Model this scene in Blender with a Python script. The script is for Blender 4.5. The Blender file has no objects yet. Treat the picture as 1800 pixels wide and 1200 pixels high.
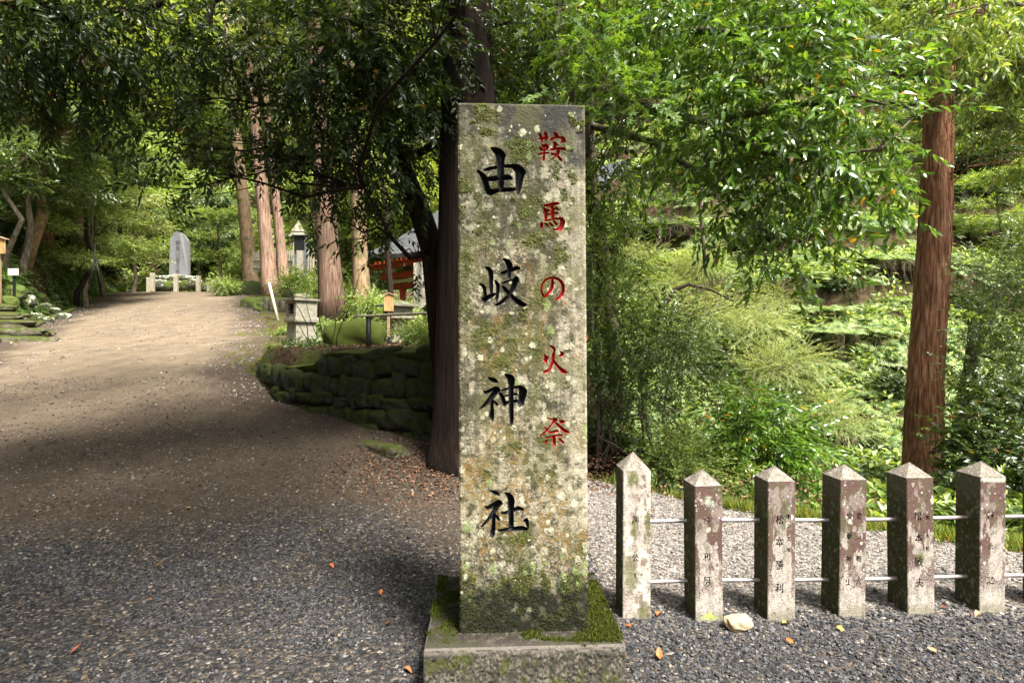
import bpy, math, random
import numpy as np
from mathutils import Vector

rng = np.random.default_rng(11)
random.seed(11)
scene = bpy.context.scene
COL = scene.collection
R = math.radians
F_PX = 960.0          # focal length in photo pixels (1800 wide)
EYE = 1.5


def at(px, py, d):
    """point on the viewing ray of a photo pixel at depth d (metres along y)"""
    return np.array([(px - 900) / F_PX * d, d, EYE - (py - 600) / F_PX * d])


# ------------------------------------------------------------------ noise
_T = rng.random((256, 256))


def vnoise(x, y, s=0):
    x = np.asarray(x, float) + s * 17.31
    y = np.asarray(y, float) + s * 9.77
    xi = np.floor(x).astype(int)
    yi = np.floor(y).astype(int)
    fx = x - xi
    fy = y - yi
    fx = fx * fx * (3 - 2 * fx)
    fy = fy * fy * (3 - 2 * fy)
    a = _T[xi & 255, yi & 255]
    b = _T[(xi + 1) & 255, yi & 255]
    c = _T[xi & 255, (yi + 1) & 255]
    d = _T[(xi + 1) & 255, (yi + 1) & 255]
    return (a * (1 - fx) + b * fx) * (1 - fy) + (c * (1 - fx) + d * fx) * fy


def fbm(x, y, s=0, o=4):
    r = 0
    a = .5
    t = 0
    f = 1.0
    for k in range(o):
        r = r + a * vnoise(np.asarray(x) * f, np.asarray(y) * f, s + k * 3)
        t += a
        a *= .5
        f *= 2.03
    return r / t


def sstep(a, b, x):
    t = np.clip((np.asarray(x, float) - a) / (b - a), 0, 1)
    return t * t * (3 - 2 * t)


# ------------------------------------------------------------------ mesh helpers
class Geo:
    def __init__(s):
        s.V = []
        s.Q = []
        s.T = []
        s.C = []
        s.n = 0

    def add(s, V, Q=None, T=None, C=None):
        V = np.asarray(V, float).reshape(-1, 3)
        if Q is not None and len(Q):
            s.Q.append(np.asarray(Q, int).reshape(-1, 4) + s.n)
        if T is not None and len(T):
            s.T.append(np.asarray(T, int).reshape(-1, 3) + s.n)
        s.V.append(V)
        if C is not None:
            C = np.asarray(C, float)
            if C.ndim == 1:
                C = np.tile(C, (len(V), 1))
            s.C.append(C)
        s.n += len(V)

    def box(s, c, size, rz=0.0, jitter=0.0, taper=1.0):
        c = np.asarray(c, float)
        hx, hy, hz = np.asarray(size, float) / 2
        V = []
        for z in (-hz, hz):
            k = taper if z > 0 else 1.0
            for x, y in ((-hx, -hy), (hx, -hy), (hx, hy), (-hx, hy)):
                V.append((x * k, y * k, z))
        V = np.array(V) + (rng.random((8, 3)) - .5) * 2 * jitter
        if rz:
            ca, sa = math.cos(rz), math.sin(rz)
            V = V @ np.array([[ca, sa, 0], [-sa, ca, 0], [0, 0, 1]])
        s.add(V + c, [(0, 3, 2, 1), (4, 5, 6, 7), (0, 1, 5, 4), (1, 2, 6, 5), (2, 3, 7, 6), (3, 0, 4, 7)])

    def tube(s, pts, rad, seg=8, cap=True, flute=0.0):
        P = np.asarray(pts, float)
        n = len(P)
        rad = np.broadcast_to(np.asarray(rad, float), (n,))
        tan = np.gradient(P, axis=0)
        tan /= np.linalg.norm(tan, axis=1)[:, None] + 1e-9
        ref = np.array([0, 0, 1.]) if abs(tan[0][2]) < .9 else np.array([1., 0, 0])
        u = np.cross(ref, tan[0])
        u /= np.linalg.norm(u) + 1e-9
        ang = np.arange(seg) / seg * 2 * np.pi
        V = []
        for i in range(n):
            u = u - tan[i] * np.dot(u, tan[i])
            u /= np.linalg.norm(u) + 1e-9
            w = np.cross(tan[i], u)
            rr = rad[i]
            if flute:
                rr = rr * (1 + flute * (vnoise(np.cos(ang) * 2.2 + 7, np.sin(ang) * 2.2 + i * .18, 3) - .5) * 2
                           + flute * .6 * (vnoise(ang * 5.1, ang * 0 + i * .12, 5) - .5))
            V.append(P[i] + np.outer(np.cos(ang) * rr, u) + np.outer(np.sin(ang) * rr, w))
        V = np.concatenate(V)
        Q = []
        for i in range(n - 1):
            a = i * seg
            for k in range(seg):
                k2 = (k + 1) % seg
                Q.append((a + k, a + k2, a + seg + k2, a + seg + k))
        T = []
        if cap:
            V = np.vstack([V, P[0], P[-1]])
            for k in range(seg):
                k2 = (k + 1) % seg
                T.append((len(V) - 2, k2, k))
                T.append((len(V) - 1, (n - 1) * seg + k, (n - 1) * seg + k2))
        s.add(V, Q, T)

    def mesh(s, name, mat=None, smooth=False):
        me = bpy.data.meshes.new(name)
        V = np.concatenate(s.V) if s.V else np.zeros((0, 3))
        Q = np.concatenate(s.Q) if s.Q else np.zeros((0, 4), int)
        T = np.concatenate(s.T) if s.T else np.zeros((0, 3), int)
        me.vertices.add(len(V))
        me.vertices.foreach_set('co', V.astype(np.float32).ravel())
        me.loops.add(Q.size + T.size)
        me.polygons.add(len(Q) + len(T))
        me.loops.foreach_set('vertex_index', np.concatenate([Q.ravel(), T.ravel()]).astype(np.int32))
        st = np.concatenate([np.arange(len(Q)) * 4, Q.size + np.arange(len(T)) * 3]).astype(np.int32)
        me.polygons.foreach_set('loop_start', st)
        me.polygons.foreach_set('use_smooth', np.full(len(Q) + len(T), smooth))
        me.update(calc_edges=True)
        if s.C:
            C = np.concatenate(s.C)
            if C.shape[1] == 3:
                C = np.hstack([C, np.ones((len(C), 1))])
            ca = me.color_attributes.new('Col', 'FLOAT_COLOR', 'POINT')
            ca.data.foreach_set('color', C.astype(np.float32).ravel())
        if mat:
            me.materials.append(mat)
        return me

    def obj(s, name, mat=None, parent=None, smooth=False):
        o = bpy.data.objects.new(name, s.mesh(name, mat, smooth))
        COL.objects.link(o)
        if parent is not None:
            # geometry is given in world space: make it local to its thing
            loc = parent.location if parent.parent is None else (parent.location + parent.parent.location)
            off = np.array(loc)
            me = o.data
            a = np.empty(len(me.vertices) * 3, np.float32)
            me.vertices.foreach_get('co', a)
            a = a.reshape(-1, 3) - off.astype(np.float32)
            me.vertices.foreach_set('co', a.ravel())
            o.parent = parent
        return o


def tag(o, label=None, cat=None, group=None, kind=None):
    if label: o['label'] = label
    if cat: o['category'] = cat
    if group: o['group'] = group
    if kind: o['kind'] = kind
    return o


def thing(name, label, cat, loc, group=None):
    o = bpy.data.objects.new(name, None)
    COL.objects.link(o)
    o.location = tuple(float(v) for v in loc)
    o.empty_display_size = .1
    return tag(o, label, cat, group)


def copy_tree(o, parent=None):
    c = o.copy()
    COL.objects.link(c)
    c.parent = parent
    for ch in list(o.children):
        copy_tree(ch, c)
    return c


def stamp(geo, tmpl, mats, pos):
    """place copies of template (V,Q,T) with 3x3 matrices (columns = axes) and positions"""
    V, Q, T = tmpl
    n = len(pos)
    if n == 0: return
    W = np.einsum('nij,vj->nvi', mats, V) + pos[:, None, :]
    off = (np.arange(n) * len(V))[:, None, None]
    q = (Q[None] + off).reshape(-1, 4) if len(Q) else None
    t = (T[None] + off).reshape(-1, 3) if len(T) else None
    geo.add(W.reshape(-1, 3), q, t)


def frames(d, up=None, roll=None, scale=1.0):
    """matrices whose x column is d (n,3)"""
    d = d / (np.linalg.norm(d, axis=1)[:, None] + 1e-9)
    if up is None:
        up = np.tile([0, 0, 1.], (len(d), 1))
    y = np.cross(up, d)
    ny = np.linalg.norm(y, axis=1)[:, None]
    y = np.where(ny > 1e-3, y / (ny + 1e-9), [1., 0, 0])
    z = np.cross(d, y)
    if roll is not None:
        c, s = np.cos(roll)[:, None], np.sin(roll)[:, None]
        y, z = y * c + z * s, z * c - y * s
    M = np.stack([d, y, z], axis=2)
    return M * np.broadcast_to(np.asarray(scale, float).reshape(-1, 1, 1), (len(d), 1, 1))


def rdir(n):
    v = rng.normal(size=(n, 3))
    return v / np.linalg.norm(v, axis=1)[:, None]


# ------------------------------------------------------------------ materials
class NB:
    def __init__(s, name):
        s.m = bpy.data.materials.new(name)
        s.m.use_nodes = True
        s.t = s.m.node_tree
        s.t.nodes.clear()
        s.out = s.n('ShaderNodeOutputMaterial')

    def n(s, typ, ins=None, **kw):
        nd = s.t.nodes.new(typ)
        for k, v in kw.items():
            setattr(nd, k, v)
        for k, v in (ins or {}).items():
            if isinstance(v, bpy.types.NodeSocket):
                s.t.links.new(v, nd.inputs[k])
            else:
                nd.inputs[k].default_value = v
        return nd

    def coord(s, scale=(1, 1, 1), kind='Object'):
        tc = s.n('ShaderNodeTexCoord')
        mp = s.n('ShaderNodeMapping', {'Vector': tc.outputs[kind], 'Scale': scale})
        return mp.outputs[0]

    def noise(s, vec, scale, detail=4, rough=.55, out=0):
        return s.n('ShaderNodeTexNoise', {'Vector': vec, 'Scale': scale, 'Detail': detail, 'Roughness': rough}).outputs[out]

    def ramp(s, fac, stops, interp='LINEAR'):
        r = s.n('ShaderNodeValToRGB', {'Fac': fac})
        e = r.color_ramp.elements
        r.color_ramp.interpolation = interp
        while len(e) < len(stops): e.new(.5)
        for el, (p, c) in zip(e, stops):
            el.position = p
            el.color = (*c, 1) if hasattr(c, '__len__') else (c, c, c, 1)
        return r.outputs[0]

    def mix(s, fac, a, b, mode='MIX'):
        m = s.n('ShaderNodeMix', data_type='RGBA', blend_type=mode)
        for sock, v in ((m.inputs[0], fac), (m.inputs[6], a), (m.inputs[7], b)):
            if isinstance(v, bpy.types.NodeSocket):
                s.t.links.new(v, sock)
            else:
                sock.default_value = v if not hasattr(v, '__len__') else ((*v, 1) if len(v) == 3 else v)
        return m.outputs[2]

    def math(s, op, a, b=0.0, clamp=False):
        m = s.n('ShaderNodeMath', operation=op, use_clamp=clamp)
        for i, v in enumerate((a, b)):
            if isinstance(v, bpy.types.NodeSocket): s.t.links.new(v, m.inputs[i])
            else: m.inputs[i].default_value = v
        return m.outputs[0]

    def bump(s, h, dist=.01, strength=1.0, normal=None):
        ins = {'Height': h, 'Distance': dist, 'Strength': strength}
        if normal is not None: ins['Normal'] = normal
        return s.n('ShaderNodeBump', ins).outputs[0]

    def pbr(s, col, rough=.8, normal=None, spec=.5, metal=0.0):
        ins = {'Roughness': rough, 'Specular IOR Level': spec, 'Metallic': metal}
        ins['Base Color'] = col if isinstance(col, bpy.types.NodeSocket) else (*col, 1)
        if normal is not None: ins['Normal'] = normal
        return s.n('ShaderNodeBsdfPrincipled', ins)

    def done(s, sh):
        s.t.links.new(sh.outputs[0] if hasattr(sh, 'outputs') else sh, s.out.inputs[0])
        return s.m


def leaf_mat(name, cols, rough=.5, trans=.35, spec=.4, tcol=1.6, tail=None):
    b = NB(name)
    rnd = b.n('ShaderNodeNewGeometry').outputs['Random Per Island']
    stops = [(i / max(1, len(cols) - 1), c) for i, c in enumerate(cols)]
    if tail: stops = [(p_ * .988, c_) for p_, c_ in stops] + [(.9925, tail), (1.0, tail)]
    c = b.ramp(rnd, stops)
    p = b.pbr(c, rough, spec=spec)
    br = b.n('ShaderNodeMix', data_type='RGBA', blend_type='MULTIPLY')
    br.inputs[0].default_value = 1
    b.t.links.new(c, br.inputs[6])
    br.inputs[7].default_value = (tcol * 1.15, tcol * 1.1, tcol * .45, 1)
    t = b.n('ShaderNodeBsdfTranslucent', {'Color': br.outputs[2]})
    mx = b.n('ShaderNodeMixShader', {0: trans, 1: p.outputs[0], 2: t.outputs[0]})
    return b.done(mx)


def bark_mat(name, c1, c2, c3=None, vscale=(9, 9, .9), bump=.02, moss=0.0):
    b = NB(name)
    v = b.coord(vscale)
    n1 = b.noise(v, 2.2, 6, .65)
    n2 = b.noise(b.coord((1, 1, .5)), 1.6, 4, .6)
    c = b.ramp(n1, [(.32, c1), (.5, c2), (.68, c3 or c2)])
    c = b.mix(b.math('MULTIPLY', b.ramp(n2, [(.42, 0.0), (.62, 1.0)]), .5), c, tuple(x * .55 for x in c1))
    if moss:
        mm = b.ramp(b.noise(b.coord((1, 1, 1)), 2.3, 5, .7), [(.5, 0.0), (.62, 1.0)])
        c = b.mix(b.math('MULTIPLY', mm, moss), c, (.05, .075, .015))
    fine = b.noise(b.coord((60, 60, 6)), 1.5, 4, .6)
    nm = b.bump(n1, bump, 1.0)
    nm = b.bump(fine, bump * .2, .8, nm)
    return b.done(b.pbr(c, .9, nm, .2))


def attr_mat(name, rough=.85, speck=(.55, 1.35), sscale=420.0, bump=.0012, spec=.25):
    """stone whose patches (lichen, moss, stain) come from the mesh colour attribute"""
    b = NB(name)
    a = b.n('ShaderNodeAttribute', attribute_name='Col').outputs['Color']
    v = b.coord()
    n = b.noise(v, sscale, 3, .7)
    sp = b.ramp(n, [(.36, speck[0]), (.5, 1.0), (.62, speck[1])])
    c = b.mix(1.0, a, sp, 'MULTIPLY')
    vo = b.n('ShaderNodeTexVoronoi', {'Vector': v, 'Scale': sscale * .45})
    dk = b.ramp(vo.outputs['Color'], [(.0, .35), (.16, .45), (.2, 1.0)])
    c = b.mix(.55, c, dk, 'MULTIPLY')
    nm = b.bump(b.noise(v, sscale * .5, 4, .7), bump * 2, .9)
    return b.done(b.pbr(c, rough, nm, spec))


def plain_mat(name, col, rough=.7, metal=0.0, var=.25, scale=12.0, bump=.002, spec=.4, col2=None):
    b = NB(name)
    v = b.coord()
    n = b.noise(v, scale, 6, .65)
    c2 = col2 or tuple(x * (1 - var) for x in col)
    c = b.ramp(n, [(.35, c2), (.62, col)])
    nm = b.bump(b.noise(v, scale * 4, 4, .6), bump, .8)
    return b.done(b.pbr(c, rough, nm, spec, metal))


MAT = {}
MAT['stele'] = attr_mat('weathered_granite', .88, (.55, 1.3), 380, .0018)
MAT['post'] = attr_mat('post_stone', .88, (.55, 1.3), 330, .0012)


def paint_mat(name, c1, c2):
    b = NB(name)
    v = b.coord()
    n = b.noise(v, 160, 4, .7)
    c = b.ramp(n, [(.3, c1), (.58, c1), (.78, c2)])
    nm = b.bump(b.noise(v, 300, 4, .7), .0015, .8)
    return b.done(b.pbr(c, .55, nm, .35))


MAT['black_paint'] = paint_mat('black_carving_paint', (.006, .006, .007), (.05, .05, .052))
MAT['red_paint'] = paint_mat('red_carving_paint', (.30, .006, .007), (.42, .05, .04))
MAT['faded_paint'] = paint_mat('faded_carving_paint', (.012, .012, .010), (.09, .085, .06))
MAT['moss'] = leaf_mat('moss_tufts', [(.018, .025, .005), (.035, .047, .007), (.06, .075, .010), (.09, .10, .016)], .9, .15, .1)
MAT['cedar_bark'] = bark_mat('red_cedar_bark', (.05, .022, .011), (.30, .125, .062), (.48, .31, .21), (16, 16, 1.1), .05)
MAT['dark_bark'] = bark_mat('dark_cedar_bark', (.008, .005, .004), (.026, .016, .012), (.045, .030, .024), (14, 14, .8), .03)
MAT['grey_bark'] = bark_mat('grey_brown_bark', (.045, .034, .024), (.14, .11, .08), (.25, .22, .17), (5, 5, 1.2), .012, .6)
MAT['brown_bark'] = bark_mat('dull_brown_cedar_bark', (.045, .028, .02), (.15, .09, .065), (.23, .155, .12), (9, 9, .5), .03, .3)
MAT['pink_bark'] = bark_mat('pale_red_cedar_bark', (.09, .055, .04), (.28, .175, .125), (.40, .28, .21), (8, 8, .5), .02, .25)
MAT['mossy_bark'] = bark_mat('mossy_cedar_bark', (.10, .06, .035), (.27, .18, .11), (.3, .24, .14), (8, 8, .6), .02, .8)
MAT['glossy_leaf'] = leaf_mat('glossy_evergreen_leaf', [(.035, .070, .012), (.055, .11, .014), (.075, .15, .02), (.10, .19, .025), (.15, .24, .035)], .2, .30, .8, 2.0, (.50, .26, .02))
MAT['dark_leaf'] = leaf_mat('dark_evergreen_leaf', [(.015, .028, .008), (.026, .047, .010), (.04, .07, .013), (.065, .105, .018)], .32, .26, .5, 2.2, (.22, .10, .02))
MAT['olive_leaf'] = leaf_mat('olive_green_leaf', [(.045, .075, .02), (.08, .125, .03), (.15, .205, .06)], .33, .28, .6)
MAT['bright_leaf'] = leaf_mat('bright_spring_leaf', [(.06, .115, .022), (.14, .215, .045), (.25, .33, .085), (.38, .43, .13)], .45, .32, .5)
MAT['maple_leaf'] = leaf_mat('fresh_maple_leaf', [(.05, .105, .02), (.08, .15, .025), (.13, .20, .035)], .5, .4, .3)
MAT['pale_leaf'] = leaf_mat('pale_yellow_green_leaf', [(.10, .13, .05), (.21, .27, .10), (.35, .40, .17), (.44, .45, .22)], .6, .3, .3)
MAT['yellow_leaf'] = leaf_mat('yellowing_leaf', [(.12, .19, .03), (.22, .29, .05), (.38, .40, .08)], .5, .4, .3)
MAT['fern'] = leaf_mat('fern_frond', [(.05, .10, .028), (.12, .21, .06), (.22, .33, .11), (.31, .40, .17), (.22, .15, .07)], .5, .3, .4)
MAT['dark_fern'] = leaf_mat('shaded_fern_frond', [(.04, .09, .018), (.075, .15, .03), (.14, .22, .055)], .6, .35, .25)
MAT['needle'] = leaf_mat('cedar_needles', [(.035, .055, .012), (.055, .085, .02), (.09, .12, .03), (.19, .18, .03)], .6, .25, .2)
MAT['grass'] = leaf_mat('verge_grass', [(.06, .11, .02), (.12, .18, .035), (.24, .27, .07), (.20, .13, .05)], .6, .45, .2)
MAT['litter'] = leaf_mat('fallen_leaf_litter', [(.03, .015, .009), (.085, .035, .02), (.16, .07, .04), (.27, .16, .10), (.05, .028, .018)], .75, .1, .2, 1.0)
MAT['twig'] = plain_mat('dry_twig', (.10, .07, .045), .9, scale=20)
# ================================================================== TERRAIN
def path_z(y):
    return np.interp(y, [4, 5, 6, 7, 8, 9, 10, 12, 14, 20, 26, 30, 34, 60],
                     [0, .04, .14, .33, .56, .78, .99, 1.32, 1.6, 2.55, 3.6, 4.22, 4.5, 5.0])


def xL(y): return -5.0 - .56 * np.asarray(y, float)


_RY = [-3, 1.5, 3, 4, 4.8, 5.3, 6.2, 6.9, 7.6, 8.2, 10, 14, 20, 30, 36]
_RX = [14, 8, 5.2, 3.5, 2, 1.3, .1, -1.3, -2.4, -3.5, -4.8, -6.1, -9.2, -14.7, -18]


def xR(y): return np.interp(y, _RY, _RX)


def hill_z(x, y):
    y0 = np.interp(x, [-25, -12, -6, -1, 3, 8, 60], [42, 37, 31, 22, 12.5, 10.5, 10.0])
    h = .80 * (y - y0) - 1.0
    # earthy ledges running across the slope
    q = (h + 1.6 * fbm(x * .22, y * .22, 4) + .5 * fbm(x * .9, y * .9, 9)) / 1.7
    fr = q - np.floor(q)
    led = (sstep(.0, .28, fr) - fr) * 1.0 * sstep(2, 5, x) * sstep(-.5, 2, h)
    return h + led + (fbm(x * .35, y * .35, 2) - .5) * 1.3


def G(x, y):
    x = np.asarray(x, float)
    y = np.asarray(y, float)
    pz = path_z(y)
    dl = np.maximum(0, xL(y) - .55 - x)
    dr = np.maximum(0, x - xR(y))
    zl = pz + .95 * sstep(.05, 1.0, dl) * sstep(9, 12, y) * sstep(30, 24, y) + 1.0 * dl + (fbm(x * .6, y * .6, 6) - .5) * np.minimum(dl, 1.2) * .9
    tz = np.maximum(pz, 1.33 + .03 * (y - 7)) + (fbm(x * .8, y * .8, 8) - .5) * .12
    wy = np.interp(x, [-4.8, -3.5, -2.4, -1.45, .3, 1.2, 2.6], [10, 8.2, 7.6, 6.95, 6.7, 7.4, 8.5])
    tz = pz + (tz - pz) * sstep(0.05, .45, y - wy)
    tz = np.where(y > 10, pz + (np.maximum(pz, 1.42) - pz) * sstep(0, 1.3, dr), tz)
    ez = -.45 * sstep(0, 2.6, dr) - .5 * sstep(5.5, 9, y) + (fbm(x * .7, y * .7, 3) - .5) * .25 * sstep(0, .6, dr)
    T = 1 - sstep(.6, 2.6, x + .5 * (fbm(y * .5, x * .2, 12) - .5))
    right = np.where(y > 6.6, ez + (tz - ez) * T, ez)
    base = np.where(dl > 0, zl, np.where(dr > 0, right, pz))
    far = 4.5 + .95 * (y - 37) + (fbm(x * .2, y * .2, 5) - .5) * 2
    z = np.maximum(base, np.where(dr > 0, hill_z(x, y), -99))
    z = np.maximum(z, far)
    return z


def ground_pt(px, py, d0=1.5, d1=70):
    ds = np.arange(d0, d1, .05)
    X = (px - 900) / F_PX * ds
    Z = EYE - (py - 600) / F_PX * ds
    g = G(X, ds)
    k = np.argmax(Z <= g) if np.any(Z <= g) else len(ds) - 1
    return np.array([X[k], ds[k], g[k]])


def on_ground(px, d, sink=0.0):
    X = (px - 900) / F_PX * d
    return np.array([X, d, float(G(X, d)) - sink])


def axis(lo, hi, near, fine, grow):
    out = [near]
    s = fine
    while out[-1] < hi:
        out.append(out[-1] + s)
        s *= grow
    left = [near]
    s = fine
    while left[-1] > lo:
        left.append(left[-1] - s)
        s *= grow
    return np.array(left[::-1][:-1] + out)


gx = axis(-75, 75, 0, .09, 1.012)
gy = axis(-8, 100, 6, .08, 1.012)
XX, YY = np.meshgrid(gx, gy)
ZZ = G(XX, YY)
inpath = (XX > xL(YY) - .1) & (XX < xR(YY)) & (YY < 36)
ZZ = ZZ - .05 * inpath
bump = (fbm(XX * 3, YY * 3, 21) - .5) * .10
ZZ = ZZ + np.where(inpath, 0, bump)
g = Geo()
ny, nx = XX.shape
idx = np.arange(nx * ny).reshape(ny, nx)
Qg = np.stack([idx[:-1, :-1], idx[:-1, 1:], idx[1:, 1:], idx[1:, :-1]], -1).reshape(-1, 4)
g.add(np.stack([XX, YY, ZZ], -1), Qg)

b = NB('forest_soil')
v = b.coord()
n1 = b.noise(v, .9, 6, .65)
n2 = b.noise(v, 9, 6, .7)
n3 = b.noise(v, 60, 3, .6)
soil = b.ramp(n2, [(.3, (.018, .012, .007)), (.5, (.05, .034, .02)), (.7, (.11, .075, .045))])
grn = b.ramp(n3, [(.35, (.03, .045, .010)), (.6, (.09, .12, .03))])
c = b.mix(b.ramp(n1, [(.46, 0.0), (.60, .7)]), soil, grn)
nm = b.bump(n2, .06, 1)
nm = b.bump(n3, .015, 1, nm)
MAT['soil'] = b.done(b.pbr(c, .95, nm, .1))
o = g.obj('ground', MAT['soil'], smooth=True)
tag(o, kind='structure')

# ------------------------------------------------------------------ gravel road sheet
ys = np.concatenate([np.arange(-3, 1.5, .25), np.arange(1.5, 9, .05), np.arange(9, 36.01, .12)])
ts = np.linspace(0, 1, 261)
YS, TS = np.meshgrid(ys, ts, indexing='ij')
wob = (fbm(YS * .9, TS * 0 + 3, 31) - .5) * .35
XLs = xL(YS) - .15
XRs = xR(YS) + wob * sstep(8.8, 12, YS) * (YS > 8) + wob * (YS < 5.3) * .8
XS = XLs + (XRs - XLs) * TS
ZS = path_z(YS) + (fbm(XS * 1.3, YS * 1.3, 33) - .5) * .03 + (fbm(XS * 6, YS * 6, 34) - .5) * .012
# leaf/gravel shoulder drops slightly at both edges
ZS = ZS - .03 * (sstep(.985, 1, TS) + sstep(.015, 0, TS))
g = Geo()
idx = np.arange(YS.size).reshape(YS.shape)
Qg = np.stack([idx[:-1, :-1], idx[:-1, 1:], idx[1:, 1:], idx[1:, :-1]], -1).reshape(-1, 4)
# colour attribute: R = bare compacted dirt, G = grey crushed gravel, B = tan
N = fbm(XS * .8, YS * .8, 36)
N2 = fbm(XS * 2.2, YS * 2.2, 37)
mid = xL(YS) * .5 + xR(np.maximum(YS, 9)) * .5
dirt = sstep(4.0, 5.2, YS + (N - .5) * 2.2) * (XS < .6)
edge = np.minimum(XS - xL(YS), xR(YS) - XS)
tan = sstep(5.5, 11, YS + (N - .5) * 4) * sstep(.3, 1.5, edge + (N2 - .5) * 1.2) * (XS < 0)
grav = 1 - sstep(3.0, 4.0, YS + (N - .5) * 1.5)
pale = sstep(2.7, 3.3, YS) * sstep(.3, .8, XS) * .8
C = np.stack([dirt, grav, np.clip(tan, 0, 1), pale], -1).reshape(-1, 4)
g.add(np.stack([XS, YS, ZS], -1), Qg, C=C)
b = NB('gravel_road')
v = b.coord()
sep = b.n('ShaderNodeSeparateColor', {0: b.n('ShaderNodeAttribute', attribute_name='Col').outputs['Color']})
alpha = b.n('ShaderNodeAttribute', attribute_name='Col').outputs['Alpha']
vor = b.n('ShaderNodeTexVoronoi', {'Vector': v, 'Scale': 62.0, 'Randomness': 1.0})
vor2 = b.n('ShaderNodeTexVoronoi', {'Vector': v, 'Scale': 24.0, 'Randomness': 1.0})
vr = b.n('ShaderNodeSeparateColor', {0: vor.outputs['Color']}).outputs[0]
stone = b.ramp(vr, [(0, (.012, .012, .013)), (.45, (.028, .027, .027)), (.75, (.055, .05, .046)), (.93, (.10, .075, .05)), (1, (.22, .20, .18))])
mud = b.ramp(b.noise(v, 5, 8, .75), [(.3, (.032, .022, .014)), (.7, (.078, .054, .034))])
tanc = b.ramp(b.noise(v, 2.5, 8, .7), [(.32, (.10, .077, .054)), (.68, (.19, .147, .10))])
streak = b.noise(b.coord((1.3, .16, 1)), 2.6, 5, .6)
cov = b.ramp(vr, [(.35, 0.0), (.75, 1.0)])          # stones lying in the dirt
c = b.mix(sep.outputs[0], stone, b.mix(b.math('MULTIPLY', cov, .6), mud, stone))
tf = b.math('MULTIPLY', sep.outputs[2], b.ramp(streak, [(.30, .72), (.6, 1.0)]), True)
c = b.mix(tf, c, b.mix(b.math('MULTIPLY', cov, .18), tanc, stone))
c = b.mix(b.math('MULTIPLY', alpha, .75), c, b.ramp(vr, [(0, (.08, .072, .065)), (.5, (.19, .17, .152)), (1, (.38, .35, .32))]))
nm = b.bump(vor.outputs['Distance'], .012, b.math('SUBTRACT', 1.0, b.math('MULTIPLY', sep.outputs[2], .75)))
nm.node.invert = True
nm = b.bump(b.noise(v, 9, 6, .7), .03, .7, nm)
MAT['road'] = b.done(b.pbr(c, .9, nm, .2))
o = g.obj('gravel_road', MAT['road'], smooth=True)
tag(o, kind='structure')


def road_z(x, y):
    return path_z(y) + (fbm(x * 1.3, y * 1.3, 33) - .5) * .03 + (fbm(x * 6, y * 6, 34) - .5) * .012


# ------------------------------------------------------------------ loose gravel (stuff)
OCT = np.array([[1, 0, 0], [-1, 0, 0], [0, 1, 0], [0, -1, 0], [0, 0, 1], [0, 0, -1.]])
OT = np.array([[0, 2, 4], [2, 1, 4], [1, 3, 4], [3, 0, 4], [2, 0, 5], [1, 2, 5], [3, 1, 5], [0, 3, 5]])
CUBE = np.array([[-1, -1, -1], [1, -1, -1], [1, 1, -1], [-1, 1, -1], [-1, -1, 1], [1, -1, 1], [1, 1, 1], [-1, 1, 1.]]) * .7
CQ = np.array([(0, 3, 2, 1), (4, 5, 6, 7), (0, 1, 5, 4), (1, 2, 6, 5), (2, 3, 7, 6), (3, 0, 4, 7)])


def blocked(x, y):
    inb = (x > -.40) & (x < .53) & (y > 2.27) & (y < 3.1)
    for k in range(7):
        c = POSTS[k]
        inb |= (np.abs(x - c[0]) < .08) & (np.abs(y - c[1]) < .085)
    return inb


def stones(n, xr, yr, dens, size, name, mat, zoff=.25, mult=1.0):
    x = rng.uniform(*xr, n)
    y = rng.uniform(*yr, n)
    keep = (rng.random(n) < dens(x, y)) & ~blocked(x, y) & (np.abs(x) < y * 1.02 + .6)
    x, y = x[keep], y[keep]
    sz = size[0] + (size[1] - size[0]) * rng.random(len(x)) ** 2.8
    g = Geo()
    var = rng.integers(0, 12, len(x))
    for k in range(12):
        m = var == k
        if not m.any(): continue
        base, Q, T = (OCT, np.zeros((0, 4), int), OT) if k % 3 == 0 else (CUBE, CQ, np.zeros((0, 3), int))
        V = base * (1 + (rng.random(base.shape) - .5) * .75) * np.array([1.15, .85, .62])
        p = np.stack([x[m], y[m], road_z(x[m], y[m]) + sz[m] * zoff * mult * rng.random(m.sum()) * 2], -1)
        M = frames(rdir(m.sum()) * [1, 1, .45], roll=rng.uniform(-.6, .6, m.sum()), scale=sz[m])
        stamp(g, (V, Q, T), M, p)
    o = g.obj(name, mat)
    return o


def stone_mat(name, cols):
    b = NB(name)
    rnd = b.n('ShaderNodeNewGeometry').outputs['Random Per Island']
    c = b.ramp(rnd, [(p, cc) for p, cc in cols])
    nz = b.noise(b.coord(), 500, 3, .6)
    c = b.mix(.5, c, b.ramp(nz, [(.3, .6), (.7, 1.3)]), 'MULTIPLY')
    return b.done(b.pbr(c, .62, None, .45))


MAT['gravel'] = stone_mat('crushed_gravel', [(0, (.009, .010, .011)), (.4, (.024, .025, .029)), (.75, (.048, .049, .053)), (.95, (.075, .075, .077)), (.98, (.10, .072, .045)), (1, (.17, .16, .15))])
MAT['pale_gravel'] = stone_mat('pale_gravel', [(0, (.05, .047, .044)), (.4, (.15, .138, .127)), (.75, (.26, .235, .215)), (.92, (.30, .21, .15)), (1, (.5, .48, .45))])

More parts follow.
